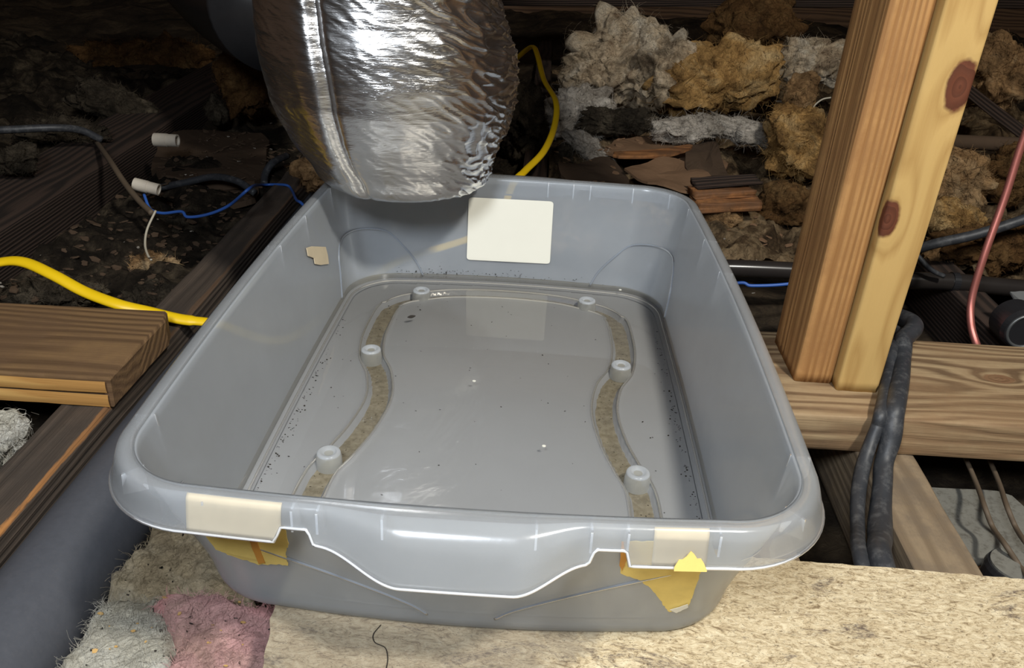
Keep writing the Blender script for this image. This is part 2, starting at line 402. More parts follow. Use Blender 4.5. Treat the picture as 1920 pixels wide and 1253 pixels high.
for nm, a in (('wall_left', (-2.02, -2, -2, 2.9, GZ - .06, 2)), ('wall_right', (2, 2.02, -2, 2.9, GZ - .06, 2)),
              ('wall_back', (-2.02, 2.02, 2.85, 2.87, GZ - .06, 2)), ('wall_front', (-2.02, 2.02, -2.02, -2, GZ - .06, 2))):
    o = box(nm, *a, M['roof']); o['kind'] = 'structure'
o = box('ceiling', -2.02, 2.02, -2.02, 2.87, 2, 2.02, M['roof']); o['kind'] = 'structure'

# joists run away from the camera; tops level at JT
JT = -.038
def joist(x, y0, y1, mat, w_=.044, h_=.075, label='', chip=0, dx=0, seed=0, name='floor_joist', seg=.012, **k):
    o = timber(name, (x, y0, JT - h_), (x + dx, y1, JT - h_), w_, h_, mat, chip=chip, seed=seed, seg=seg, **k)
    tag(o, label, 'joist', 'attic floor joists'); return o
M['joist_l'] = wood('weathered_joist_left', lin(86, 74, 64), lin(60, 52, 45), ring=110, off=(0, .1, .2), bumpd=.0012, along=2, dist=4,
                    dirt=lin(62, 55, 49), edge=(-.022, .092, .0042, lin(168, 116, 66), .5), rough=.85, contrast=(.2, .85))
# local +y of a timber running along +Y world points to -X world
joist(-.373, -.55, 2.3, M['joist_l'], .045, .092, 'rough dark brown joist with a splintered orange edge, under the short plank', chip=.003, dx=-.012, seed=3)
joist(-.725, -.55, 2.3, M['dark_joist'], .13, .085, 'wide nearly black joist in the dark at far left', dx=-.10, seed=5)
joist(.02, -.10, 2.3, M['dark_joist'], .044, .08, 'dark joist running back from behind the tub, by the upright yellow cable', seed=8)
joist(.345, -.50, .17, M['rough_board'], .052, .08, 'rough tan joist crossing under the plate beside the two black cables', seed=9, chip=.002, dx=.018)
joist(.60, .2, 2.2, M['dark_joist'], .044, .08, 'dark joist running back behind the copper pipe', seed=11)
o = timber('floor_joist', (.252, -.50, JT - .09), (.222, .02, JT - .09), .045, .075, M['rough_board'], seed=13, seg=.012)
tag(o, 'short stretch of rough brown timber under the near right corner of the tub', 'joist', 'attic floor joists')

# plate across the joists (runs along x) and the two studs on it
o = timber('sole_plate', (-.09, .0935, -.038), (1.25, .103, -.038), .158, .038, M['plate'], seg=.012, bevel=.002, rough=.0005)
tag(o, 'wide pale timber plate lying flat with wavy grain, under the two studs', 'plate')
def stud(x, yf, w_, d_, mat, label, h=1.1, lean=.012):
    # front face faces -y: timber along z, local z towards -y
    o = timber('stud', (x, yf + d_, -.0), (x + lean, yf + d_, h), w_, d_, mat, up=(0, -1, 0), seg=.01, bevel=.0025, rough=.0004)
    return tag(o, label, 'stud')
stud(.300, .074, .0355, .080, M['stud'], 'orange-brown upright stud with strong straight grain, the left of the pair')
stud(.3375, .062, .0385, .052, M['stud_pale'], 'pale yellow upright stud with two dark red knots, right of the pair')

# chipboard sheet the tub stands on
Vb = [(-.117, -.168), (-.1165, -.248), (-.110, -.288), (-.10, -.36), (-.09, -.75), (.9, -.75), (.9, -.173), (.376, -.173), (.30, -.1715), (.225, -.170)]
V = []; ed = []
for i in range(len(Vb)):
    p, q = Vb[i], Vb[(i + 1) % len(Vb)]; n = max(1, int(math.dist(p, q) / .004))
    for k in range(n):
        u = k / n; x = p[0] + (q[0] - p[0]) * u; y = p[1] + (q[1] - p[1]) * u
        d = .0011 * fbm((x * 120, y * 120, 0), 3)
        ed.append((x + d, y + d))
n = len(ed)
V = [(x, y, 0) for x, y in ed] + [(x, y, -.019) for x, y in ed]
F = [tuple(range(n)), tuple(range(2 * n - 1, n - 1, -1))] + [(i, i + n, (i + 1) % n + n, (i + 1) % n) for i in range(n)]
o = link('chipboard_sheet', V, F, M['chipboard'], base=(0.2, -.3, -.019)); tag(o, 'speckled tan chipboard sheet with dark stains in front, carrying the tub', 'board')
o = timber('batten', (-.08, -.24, -.038), (.5, -.24, -.038), .04, .019, M['dark_joist']); tag(o, 'thin batten under the chipboard sheet', 'batten')

# short plank on the left joist
pl = empty('short_plank', (-.42, .085, JT), 'short thick brown plank with a pale fresh-cut edge, lying across the left joist', 'plank')
Pt = [(-.95, .012), (-.347, .0145), (-.3455, .13), (-.352, .150), (-.95, .140)]
V = []; zt = JT + .031
pr = []
for i in range(len(Pt)):
    p, q = Pt[i], Pt[(i + 1) % 5]; n = max(2, int(math.dist(p, q) / .01))
    for k in range(n): pr.append((p[0] + (q[0] - p[0]) * k / n, p[1] + (q[1] - p[1]) * k / n))
n = len(pr); cx, cy = -.6, .08
rings = [(-.0, .0015), (.002, 0), (.0285, 0), (.031, .0018)]
for (dz, ins) in rings:
    for (x, y) in pr:
        d = math.hypot(x - cx, y - cy); e = .0006 * fbm((x * 60, y * 60, dz * 80), 3)
        V.append((x - (x - cx) / d * ins + e, y - (y - cy) / d * ins + e, JT + dz))
F = [tuple(range(n - 1, -1, -1)), tuple(range(3 * n, 4 * n))]
for k in range(3):
    for i in range(n): F.append((k * n + i, k * n + (i + 1) % n, (k + 1) * n + (i + 1) % n, (k + 1) * n + i))
o = link('board', V, F, M['plank'], pl)
# the pale cut edge is two shallow raised strips along the near side
for (z0, z1, yy) in ((.0015, .0145, .0118), (.0165, .0285, .0118)):
    V = []; F = []; m = 70
    for i in range(m + 1):
        x = -.95 + (.60) * i / m; wv = .0008 * fbm((x * 14, z0 * 90, 0), 3)
        zz0 = JT + z0 + wv; zz1 = JT + z1 + wv * .7; bulge = .0009
        for a in range(5):
            u = a / 4; V.append((x, yy + .002 * (x + .36) / -.6 - bulge * math.sin(math.pi * u) - .0004, zz0 + (zz1 - zz0) * u))
    for i in range(m):
        for a in range(4):
            b = i * 5 + a; F.append((b, b + 5, b + 6, b + 1))
    e = link('edge_face', V, F, M['plank_edge'], pl, smooth=True); e['label'] = 'pale yellow fresh wood edge'

# ------------------------------------------------------------------ insulation
def clump(center, rad, mat, label, seed, name='insulation_clump', sub=5, amp=.35, freq=2.2, flat=0.0, rot=0.0, cat='insulation', group=None, tilt=0.0, hairs=1500):
    """billowy wool: rounded puffs with sharp creases between them, plus loose fibres standing off the surface"""
    bm = bmesh.new(); bmesh.ops.create_icosphere(bm, subdivisions=sub, radius=1)
    V, F = bm_arrays(bm); out = []
    cr, sr = math.cos(rot), math.sin(rot); ct, s_t = math.cos(tilt), math.sin(tilt)
    sv = Vector((seed * 7.3, seed * 3.1, seed * 1.7)); r_ = random.Random(seed)
    ar = sum(rad) / 3; N = noise.noise
    for v in V:
        p = Vector((v.x * rad[0], v.y * rad[1], v.z * rad[2])) / ar
        q = p * freq * .5 + sv
        wv = Vector((N(q * 1.7), N(q * 1.7 + Vector((9, 0, 0))), N(q * 1.7 + Vector((0, 9, 0))))) * .5
        n1 = fbm(q + wv, 3)
        q2 = q * 2.2 + wv * 1.5; b1 = abs(N(q2)); q3 = q * Vector((5.5, 5.5, 5.5))[0] + wv * 5; b2 = abs(N(q3)); b3 = abs(N(q * 12 + wv * 9)); b4 = abs(N(q * 26 + wv * 14))
        d = .8 + amp * 1.2 * n1 + amp * 1.15 * b1 + amp * .42 * b2 + amp * .2 * b3 + amp * .1 * b4
        w_ = v * d
        x, y, z = w_.x * rad[0], w_.y * rad[1], w_.z * rad[2]
        x, z = x * ct - z * s_t, x * s_t + z * ct
        out.append(Vector((center[0] + x * cr - y * sr, center[1] + x * sr + y * cr, center[2] + z)))
    F = list(F); nb = len(F); cen = Vector(center)
    for _ in range(hairs):
        f = F[r_.randrange(nb)]; a, b, c = (out[i] for i in f); n = (b - a).cross(c - a)
        if n.length < 1e-12: continue
        n.normalize(); p = (a + b + c) / 3
        if n.dot(CAM - p) < -.3 * (CAM - p).length: continue
        tg = Vector((r_.gauss(0, 1), r_.gauss(0, 1), r_.gauss(0, 1))); tg = (tg - n * tg.dot(n)).normalized()
        L = ar * r_.uniform(.12, .5); wd = r_.uniform(.00012, .00032) * (1 + (cen - CAM).length * .5); k = len(out); lift = r_.uniform(.1, .8); cv = r_.gauss(0, .6)
        sd = n.cross(tg)
        for i in range(4):
            u = i / 3; m = p + tg * L * (u - .3) + sd * cv * L * u * u + n * (L * lift * .6 * math.sin(u * 2.6) - .0008)
            ww = wd * (1 - u * .6); out += [m - sd * ww, m + sd * ww]
        for i in range(3): F.append((k + 2 * i, k + 2 * i + 1, k + 2 * i + 3, k + 2 * i + 2))
    o = link(name, out, F, mat, smooth=True)
    return tag(o, label, cat, group)
# (px, py, depth y, width px, height px, thickness factor, material, label, name, tilt)
CL = [
 (1165, 118, 1.32, 215, 185, .8, 'cream', 'tall cream and white insulation clump, highest left of the golden one', 0, .36),
 (1085, 215, 1.15, 130, 110, .8, 'white', 'small torn white insulation tuft beside the bend of the yellow cable', 0, .4),
 (1095, 135, 1.22, 90, 70, .8, 'cream', 'small cream insulation tuft between yellow cable and tall cream clump', 0, .4),
 (1240, 130, 1.24, 110, 130, .7, 'cream', 'curly cream insulation lump between the tall cream and golden clumps', 0, .5),
 (1350, 145, 1.20, 250, 150, .8, 'gold', 'largest golden-brown insulation clump at the back centre right', .3, .34),
 (1415, 55, 1.50, 190, 110, .6, 'ochre', 'dark brown insulation clump above the largest golden one', 0, .38),
 (1530, 115, 1.30, 200, 95, .8, 'cream', 'streaky cream insulation batt just left of the orange stud', 0, .3),
 (1500, 178, 1.18, 70, 70, .8, 'tanfluff', 'small tan insulation lump with dark specks under the cream batt', 0, .4),
 (1400, 250, 1.02, 210, 42, .8, 'white', 'long dirty white insulation roll bending up at its right end', -.22, .35),
 (1290, 240, 1.02, 150, 40, .8, 'white', 'flat shaggy white insulation strip under the largest golden clump', .12, .4),
 (1110, 285, .93, 130, 42, .8, 'white', 'pale insulation scrap lying slanted left of the brown paper sheets', -.55, .35),
 (1150, 228, 1.08, 170, 55, .6, 'grey', 'grey dusty insulation mat between cream clump and brown sheets', .05, .35),
 (1055, 300, .95, 90, 60, .6, 'grey', 'small grey insulation scrap just right of the yellow cable', 0, .4),
 (1495, 268, .92, 165, 150, .8, 'gold', 'bright golden insulation block leaning against the orange stud', -.35, .25),
 (1480, 385, .72, 110, 80, .8, 'ochre', 'brown insulation clump low beside the orange stud', 0, .4),
 (1345, 415, .66, 80, 66, .8, 'tanfluff', 'tan insulation tuft under the splintered wood chunk', 0, .4),
 (1870, 140, 1.10, 130, 150, .7, 'tanfluff', 'dim pinkish tan insulation at the right edge above the diagonal brace', .5, .35),
 (1790, 340, .66, 150, 110, .8, 'tanfluff', 'shaggy tan insulation clump right of the yellow stud, behind the copper pipe', 0, .45),
 (1890, 330, .80, 110, 110, .7, 'ochre', 'brown insulation clump at the right edge below the dark rod', .3, .4),
 (1770, 408, .56, 150, 62, .8, 'gold', 'low golden insulation clump above the slanting black cable', -.1, .4),
 (1865, 462, .50, 180, 105, .8, 'ochre', 'brown insulation lump right of the copper pipe above the long black pipe', 0, .42),
 (1785, 470, .52, 130, 70, .8, 'tanfluff', 'tan insulation lump under the slanting black cable', .3, .38),
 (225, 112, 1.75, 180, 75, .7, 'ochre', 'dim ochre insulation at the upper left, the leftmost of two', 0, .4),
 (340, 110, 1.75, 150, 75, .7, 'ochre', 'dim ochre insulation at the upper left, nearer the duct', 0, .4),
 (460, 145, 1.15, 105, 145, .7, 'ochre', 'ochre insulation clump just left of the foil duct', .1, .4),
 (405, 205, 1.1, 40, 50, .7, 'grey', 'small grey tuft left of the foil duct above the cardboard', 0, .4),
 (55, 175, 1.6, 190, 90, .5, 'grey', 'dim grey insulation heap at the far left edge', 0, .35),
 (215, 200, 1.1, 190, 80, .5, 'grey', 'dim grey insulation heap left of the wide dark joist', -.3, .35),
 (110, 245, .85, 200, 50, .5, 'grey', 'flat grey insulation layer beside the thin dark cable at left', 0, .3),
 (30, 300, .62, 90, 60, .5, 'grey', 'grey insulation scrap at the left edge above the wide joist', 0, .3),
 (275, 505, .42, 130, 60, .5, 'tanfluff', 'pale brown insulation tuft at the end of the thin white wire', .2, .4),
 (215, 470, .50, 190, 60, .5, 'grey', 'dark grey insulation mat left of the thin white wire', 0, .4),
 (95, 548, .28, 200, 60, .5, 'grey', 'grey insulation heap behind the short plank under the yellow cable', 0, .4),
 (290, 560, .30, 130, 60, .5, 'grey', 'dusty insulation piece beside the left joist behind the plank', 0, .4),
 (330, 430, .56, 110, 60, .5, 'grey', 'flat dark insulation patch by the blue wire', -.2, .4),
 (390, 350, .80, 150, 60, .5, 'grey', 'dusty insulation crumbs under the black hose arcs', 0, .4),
 (585, 325, .62, 70, 60, .6, 'tanfluff', 'small tan insulation scrap between the duct and the tub corner', 0, .4),
 (5, 822, -.03, 95, 120, .7, 'front_white', 'pale insulation at the left edge below the short plank', 0, .25),
 (980, 235, 1.0, 90, 150, .5, 'grey', 'shadowy grey insulation right of the foil duct behind the yellow cable', 0, .4),
]
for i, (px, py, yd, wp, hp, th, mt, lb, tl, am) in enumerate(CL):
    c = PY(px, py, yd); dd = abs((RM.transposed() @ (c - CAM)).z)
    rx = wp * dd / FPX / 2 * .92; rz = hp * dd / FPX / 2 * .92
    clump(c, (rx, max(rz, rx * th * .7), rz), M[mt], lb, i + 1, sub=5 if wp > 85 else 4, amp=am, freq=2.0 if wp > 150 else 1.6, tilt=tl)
# front patches at lower left: height fields
def patch(outline, z, mat, label, seed, name='insulation_batt', thick=.03, amp=.006, edge=.012, res=.0035):
    P = [PZ(px, py, z) for px, py in outline]; xs = [p.x for p in P]; ys = [p.y for p in P]
    x0, x1, y0, y1 = min(xs) - .01, max(xs) + .01, min(ys) - .01, max(ys) + .01
    nx, ny = int((x1 - x0) / res), int((y1 - y0) / res)
    poly = [(p.x, p.y) for p in P]
    def sd(x, y):
        ins = False; dm = 9; m = len(poly)
        for k in range(m):
            ax, ay = poly[k]; bx, by = poly[(k + 1) % m]; ex, ey = bx - ax, by - ay
            u = max(0, min(1, ((x - ax) * ex + (y - ay) * ey) / (ex * ex + ey * ey))); dm = min(dm, math.hypot(x - ax - ex * u, y - ay - ey * u))
            if (ay > y) != (by > y) and x < ax + (y - ay) / (by - ay) * ex: ins = not ins
        return dm if ins else -dm
    idx = {}; V = []; F = []
    for j in range(ny + 1):
        for i in range(nx + 1):
            x = x0 + (x1 - x0) * i / nx; y = y0 + (y1 - y0) * j / ny
            s_ = sd(x, y) + .006 * fbm((x * 60, y * 60, seed), 4)
            if s_ < -.004: continue
            h = min(1, max(0, (s_ + .002) / edge)); h = math.sqrt(1 - (1 - h) ** 2)
            q = Vector((x * 30, y * 30, seed)); r = 1 - abs(noise.noise(q)) * 2
            zz = z - thick * (1 - h) + amp * fbm((x * 22, y * 22, seed), 4) + amp * .45 * r + amp * .25 * noise.noise(Vector((x * 140, y * 140, seed)))
            idx[(i, j)] = len(V); V.append((x, y, zz))
    for j in range(ny):
        for i in range(nx):
            k = [(i, j), (i + 1, j), (i + 1, j + 1), (i, j + 1)]
            if all(a in idx for a in k): F.append([idx[a] for a in k])
    r_ = random.Random(seed); nb = len(V)
    for _ in range(1100):
        p = Vector(V[r_.randrange(nb)]); a = r_.uniform(0, math.tau); tg = Vector((math.cos(a), math.sin(a), 0)); sd_ = Vector((-tg.y, tg.x, 0)); L = r_.uniform(.003, .010); cv = r_.gauss(0, .6); k = len(V)
        if p.z < z - thick * .8: continue
        for i in range(4):
            u = i / 3; m_ = p + tg * L * u + sd_ * cv * L * u * u + Vector((0, 0, L * .25 * math.sin(u * 2.8) + .0002)); V += [tuple(m_ - sd_ * .00013), tuple(m_ + sd_ * .00013)]
        for i in range(3): F.append((k + 2 * i, k + 2 * i + 1, k + 2 * i + 3, k + 2 * i + 2))
    o = link(name, V, F, mat, smooth=True); return tag(o, label, 'insulation')
patch([(105, 1270), (185, 1115), (300, 1115), (330, 1180), (330, 1275)], -.062, M['front_white'], 'dusty white insulation batt with yellow chips beside the grey pipe', 21)
patch([(285, 1125), (340, 1100), (420, 1110), (470, 1135), (530, 1120), (520, 1180), (505, 1280), (300, 1280), (330, 1190)], -.052, M['pink'], 'pink insulation batt under the near left corner of the tub', 22)
patch([(195, 1100), (232, 1035), (285, 975), (420, 990), (470, 1100), (500, 1150), (440, 1130), (330, 1115), (240, 1120)], -.075, M['front_brown'], 'brownish crumpled insulation between grey pipe and pink batt', 23, thick=.04, amp=.010)
def bed(name, x0, x1, y0, y1, z, mat, label, seed, res=.006, amp=.03):
    nx, ny = int((x1 - x0) / res), int((y1 - y0) / res); V = []; F = []; N = noise.noise
    for j in range(ny + 1):
        for i in range(nx + 1):
            x = x0 + (x1 - x0) * i / nx; y = y0 + (y1 - y0) * j / ny; q = Vector((x, y, seed))
            wv = Vector((N(q * 9), N(q * 9 + Vector((5, 0, 0))), 0)) * .05
            h = amp * (fbm(q * 4, 3) * .8 + abs(N((q + wv) * 12)) * 1.0 + abs(N((q + wv) * 30)) * .45 + abs(N((q + wv * .6) * 75)) * .22)
            V.append((x, y, z + h))
    for j in range(ny):
        for i in range(nx):
            a = j * (nx + 1) + i; F.append((a, a + 1, a + nx + 2, a + nx + 1))
    o = link(name, V, F, mat, smooth=True, base=((x0 + x1) / 2, (y0 + y1) / 2, z)); tag(o, label, 'insulation', kind='stuff'); return o
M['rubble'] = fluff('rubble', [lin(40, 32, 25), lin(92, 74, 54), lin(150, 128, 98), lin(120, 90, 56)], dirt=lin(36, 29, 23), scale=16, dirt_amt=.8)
M['rubble_dark'] = fluff('rubble_dark', [lin(26, 22, 18), lin(52, 45, 37), lin(104, 92, 75)], dirt=lin(24, 21, 18), scale=18, dirt_amt=.85)  # darker rubble, with the shade of the left side in its colours
bed('loose_insulation', .045, .575, .52, 1.95, -.085, M['rubble'], 'loose dusty rubble and wool bed between the joists behind the tub', 1, amp=.05)
bed('loose_insulation', .625, 1.3, .45, 1.95, -.08, M['rubble'], 'loose brown rubble and wool bed at the far right', 2, amp=.05, res=.008)
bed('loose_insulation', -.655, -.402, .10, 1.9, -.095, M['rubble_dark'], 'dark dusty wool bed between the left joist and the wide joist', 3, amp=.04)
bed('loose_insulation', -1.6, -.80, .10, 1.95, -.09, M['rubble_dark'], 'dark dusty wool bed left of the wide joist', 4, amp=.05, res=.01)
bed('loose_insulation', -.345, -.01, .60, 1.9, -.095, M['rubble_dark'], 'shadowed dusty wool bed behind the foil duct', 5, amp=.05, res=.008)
V = []; F = []
def slab(name, pts, th, mat, label, cat, seed=0, curl=.006):
    """a torn sheet: outline in world points, given thickness, slightly curled"""
    P = catmull([Vector(p) for p in pts] + [Vector(pts[0])], 5)[:-1]
    n = len(P); c = sum(P, Vector()) / n
    out = []
    rr = [1, .66, .33]
    for f in rr:
        for i, p in enumerate(P):
            q = c + (p - c) * (f * (1 + (.05 * noise.noise(Vector((i * .9, seed, 0))) if f == 1 else 0)))
            q = q + Vector((0, 0, curl * noise.noise(q * 14 + Vector((seed, 0, 0)))))
            out.append(q)
    top = [q + Vector((0, 0, th)) for q in out]; V = out + [c] + top + [c + Vector((0, 0, th))]
    m = len(out) + 1; F = []
    for b, fl_ in ((0, True), (m, False)):
        for k in range(2):
            for i in range(n):
                f = (b + k * n + i, b + k * n + (i + 1) % n, b + (k + 1) * n + (i + 1) % n, b + (k + 1) * n + i)
                F.append(f[::-1] if fl_ else f)
        for i in range(n):
            f = (b + 2 * n + i, b + 2 * n + (i + 1) % n, b + m - 1); F.append(f[::-1] if fl_ else f)
    for i in range(n): F.append((i, (i + 1) % n, m + (i + 1) % n, m + i))
    o = link(name, V, F, mat, smooth=False); return tag(o, label, cat)
def Q(l, z, dz=()):
    return [PZ(px, py, z + (dz[i] if i < len(dz) else 0)) for i, (px, py) in enumerate(l)]
slab('paper_sheet', Q([(1130, 290), (1170, 262), (1240, 252), (1290, 262), (1345, 300), (1360, 325), (1300, 330), (1240, 300), (1180, 305)], -.03), .004, M['brown_paper'],
     'torn brown paper sheet below the white insulation strip', 'paper', 1, .012)
slab('paper_sheet', Q([(1285, 285), (1335, 262), (1350, 300), (1362, 345), (1310, 350), (1285, 320)], -.022), .006, M['dark_paper'], 'darker folded paper sheet left of the golden block', 'paper', 2, .012)
slab('paper_sheet', Q([(1170, 322), (1240, 305), (1300, 312), (1335, 345), (1290, 362), (1215, 345)], -.02), .004, M['brown_paper'], 'brown paper sheet just behind the far rim of the tub', 'paper', 3, .012)
slab('paper_sheet', Q([(1045, 312), (1130, 305), (1175, 335), (1165, 350), (1060, 340)], -.03), .006, M['dark_paper'], 'brown paper scrap behind the rim, right of the yellow cable', 'paper', 4, .014)
slab('cardboard_sheet', Q([(285, 330), (300, 285), (345, 258), (490, 262), (500, 300), (478, 352), (330, 350)], -.075), .012, M['dark_paper'], 'dusty brown cardboard sheet in the dark left of the duct', 'cardboard', 5, .01)
slab('cardboard_sheet', Q([(330, 362), (470, 352), (480, 385), (420, 392), (340, 385)], -.085), .01, M['dark_paper'], 'dusty flat cardboard strip below the black hose arc', 'cardboard', 6, .01)
slab('bark_sliver', Q([(1150, 290), (1230, 286), (1290, 275), (1292, 283), (1240, 297), (1160, 298)], -.012), .006, M['block'], 'thin reddish wood sliver on the brown paper', 'wood', 7, .004)
slab('tissue_scrap', Q([(1452, 190), (1462, 188), (1492, 220), (1480, 224)], .0), .003, M['white'], 'small white tissue scrap above the golden block', 'tissue', 8, .006)
# splintered wood chunk
a, b = PY(1300, 392, .66), PY(1415, 388, .68)
wc = empty('wood_chunk', (a + b) / 2, 'splintered reddish wood chunk behind the far right corner of the tub', 'wood')
def child_timber(name, p0, p1, w_, h_, mat, parent, **k):
    o = timber(name, p0, p1, w_, h_, mat, **k); mw = o.matrix_basis.copy()
    o.parent = parent; o.matrix_basis = Matrix.Translation(-Vector(parent.location)) @ mw
    return o
child_timber('splinter', a + Vector((0, 0, .0)), b, .05, .016, M['block'], wc, rough=.004, seg=.006)
child_timber('splinter', a + Vector((-.004, .01, .017)), b + Vector((-.008, .01, .018)), .04, .012, M['block'], wc, rough=.004, seg=.006)
child_timber('splinter', a + Vector((.0, .02, .030)), b + Vector((.006, .03, .032)), .03, .008, M['dark_joist'], wc, rough=.004, seg=.006)

# ------------------------------------------------------------------ pipes and cables
pa, pb = Vector((-.318, -.55, -.088)), Vector((-.322, .9, -.088))
o = cable('drain_pipe', [pa, pa.lerp(pb, .3), pa.lerp(pb, .6), pb], .0405, M['foam'], 'thick dark grey pipe running between the left joist and the insulation', 'pipe', seg=48)
o = cable('black_pipe', [PY(1200, 500, .42), PY(1380, 503, .42), PY(1560, 512, .42), PY(1695, 525, .41), PY(1790, 529, .41), PY(1930, 542, .41), PY(2300, 570, .41)], .0115, M['blackpipe'],
          'glossy long black pipe crossing behind the two studs', 'pipe', seg=24)
for q in (1788,):
    a_, b_ = PY(q - 6, 528, .41), PY(q + 6, 529, .41); V, F = tube([a_, b_], .0128, 24)
    link('coupling', V, F, M['dark'], o, smooth=False)
cable('rod', [PY(1700, 262, .85), PY(1790, 266, .85), PY(1930, 272, .85), PY(2200, 280, .85)], .0125, M['dark_paper'], 'dull dark rod crossing right of the yellow stud', 'rod', seg=16)
o = timber('brace', PY(1770, 150, .95), PY(2020, 345, .9), .05, .02, M['dark_joist']); tag(o, 'dark diagonal timber brace at the right edge', 'brace')
cable('copper_pipe', [PY(1990, 100, .30), PY(1925, 245, .30), PY(1884, 370, .29), PY(1845, 480, .275), PY(1822, 560, .265), PY(1821, 610, .25), PY(1834, 655, .235), PY(1850, 700, .235)], .0042, M['copper'],
      'thin reddish copper pipe hanging down at the right edge', 'pipe', seg=14)
cable('slanting_cable', [PY(1690, 478, .47), PY(1750, 458, .45), PY(1830, 440, .44), PY(1925, 410, .44), PY(2100, 350, .46)], .0068, M['rubber'], 'black cable slanting up across the golden insulation at right', 'cable', seg=12)
cable('thin_cable', [PY(1712, 470, .40), PY(1745, 505, .39), PY(1770, 518, .39)], .003, M['rubber'], 'short thin black cable beside the yellow stud above the black pipe', 'cable')
# two heavy cables over the plate
def zc(px, py, y): return PY(px, py, y)
cable('heavy_cable', [Vector((.372, .33, -.03)), PY(1700, 600, .20), PY(1693, 640, .140), PZ(1693, 665, .011), PZ(1690, 700, .011), PZ(1679, 760, .0115), PY(1673, 790, .010), PY(1668, 830, .0), PY(1657, 870, -.012), PY(1655, 905, -.03), PY(1651, 960, -.06), PY(1650, 1010, -.10), PY(1655, 1065, -.155), Vector((.30, -.24, -.055))],
      .0086, M['rubber'], 'thicker of two black cables draped over the pale plate beside the studs', 'cable', seg=16, rfun=lambda u: 1 + .09 * math.sin(u * 17) + .03 * math.sin(u * 41))
cable('heavy_cable', [Vector((.362, .33, -.03)), PY(1678, 620, .19), PY(1672, 655, .125), PZ(1668, 690, .008), PZ(1662, 730, .008), PZ(1652, 775, .008), PY(1645, 800, .008), PY(1631, 835, -.001), PY(1617, 880, -.018), PY(1609, 930, -.045), PY(1608, 990, -.085), PY(1617, 1060, -.15), Vector((.285, -.24, -.055))],
      .0060, M['rubber'], 'thinner of two black cables draped over the pale plate, hanging further left', 'cable', seg=14, rfun=lambda u: 1 + .06 * math.sin(u * 19 + 1))
# yellow cable: in from the left, under the tub's left wall, up again behind the far rim
cable('yellow_cable', [PZ(-160, 560, .0), PZ(-60, 510, .01), PZ(0, 492, .018), PZ(45, 492, .020), PZ(100, 516, .012), PZ(160, 548, -.002), PZ(225, 572, -.012), PZ(280, 585, -.022), PZ(340, 599, -.030), PZ(410, 608, -.034), Vector((-.24, .17, -.045)), Vector((-.20, .24, -.04)), Vector((-.15, .36, -.03)),
      Vector((-.04, .50, -.03)), PY(962, 345, .60), PY(985, 320, .64), PY(1020, 283, .74), PY(1040, 235, .85), PY(1042, 190, .92), PY(1020, 150, 1.0), PY(1008, 105, 1.05), PY(1000, 88, 1.08), PY(985, 95, 1.1), PY(965, 112, 1.12), PY(930, 130, 1.15)],
      .0068, M['yellow'], 'bright yellow sheathed cable passing under the tub and up behind its far rim', 'cable', seg=12, flat=.62, rfun=lambda u: 1.0 if u < .35 else .85)
cable('blue_wire', [PY(270, 365, .50), PY(282, 392, .48), PY(305, 400, .47), PY(340, 397, .46), PY(352, 407, .45), PY(390, 402, .45), PY(430, 385, .45), PY(470, 352, .44), PZ(490, 347, JT + .003), PZ(535, 347, JT + .003), PZ(548, 358, JT + .003), PY(556, 375, .50), PY(575, 393, .46), Vector((-.22, .40, -.06)), Vector((-.05, .38, -.06)), Vector((.15, .33, -.06)), PY(1370, 533, .36), PY(1410, 536, .36), PY(1475, 533, .36), PY(1560, 520, .37)],
      .0021, M['blue'], 'thin blue wire crossing the left joist and passing behind the tub', 'wire')
cable('white_wire', [PY(292, 395, .44), PY(276, 430, .42), PY(272, 458, .40), PY(277, 478, .38), PY(284, 488, .37)], .0016, M['whitewire'], 'short thin white wire curling onto the dusty insulation at left', 'wire')
cable('brown_wire', [PZ(178, 262, JT), PY(205, 300, .60), PY(235, 345, .52), PY(262, 378, .48), PY(285, 400, .45)], .0042, M['brownwire'], 'dull brown cable hanging off the wide dark joist', 'cable')
cable('black_hose', [PY(300, 352, .70), PY(345, 343, .70), PY(400, 332, .70), PY(445, 340, .68), PY(478, 362, .66)], .006, M['rubber'], 'black hose arching over the cardboard strip', 'hose', seg=12)
cable('black_hose', [PY(495, 345, .76), PY(498, 325, .78), PY(512, 305, .8), PY(538, 292, .85)], .0065, M['rubber'], 'short black hose rising towards the duct beside the left joist', 'hose', seg=12)
cable('dark_cable', [PY(-60, 246, .7), PY(20, 243, .72), PY(100, 240, .75), PY(150, 244, .78), PY(190, 262, .8)], .0065, M['rubber'], 'thin dark cable reaching the wide joist from the left edge', 'cable')
cable('white_loop', [PY(1523, 205, 1.02), PY(1530, 195, 1.02), PY(1543, 186, 1.02), PY(1558, 183, 1.02)], .0016, M['whitewire'], 'tiny curled white wire just left of the orange stud', 'wire')
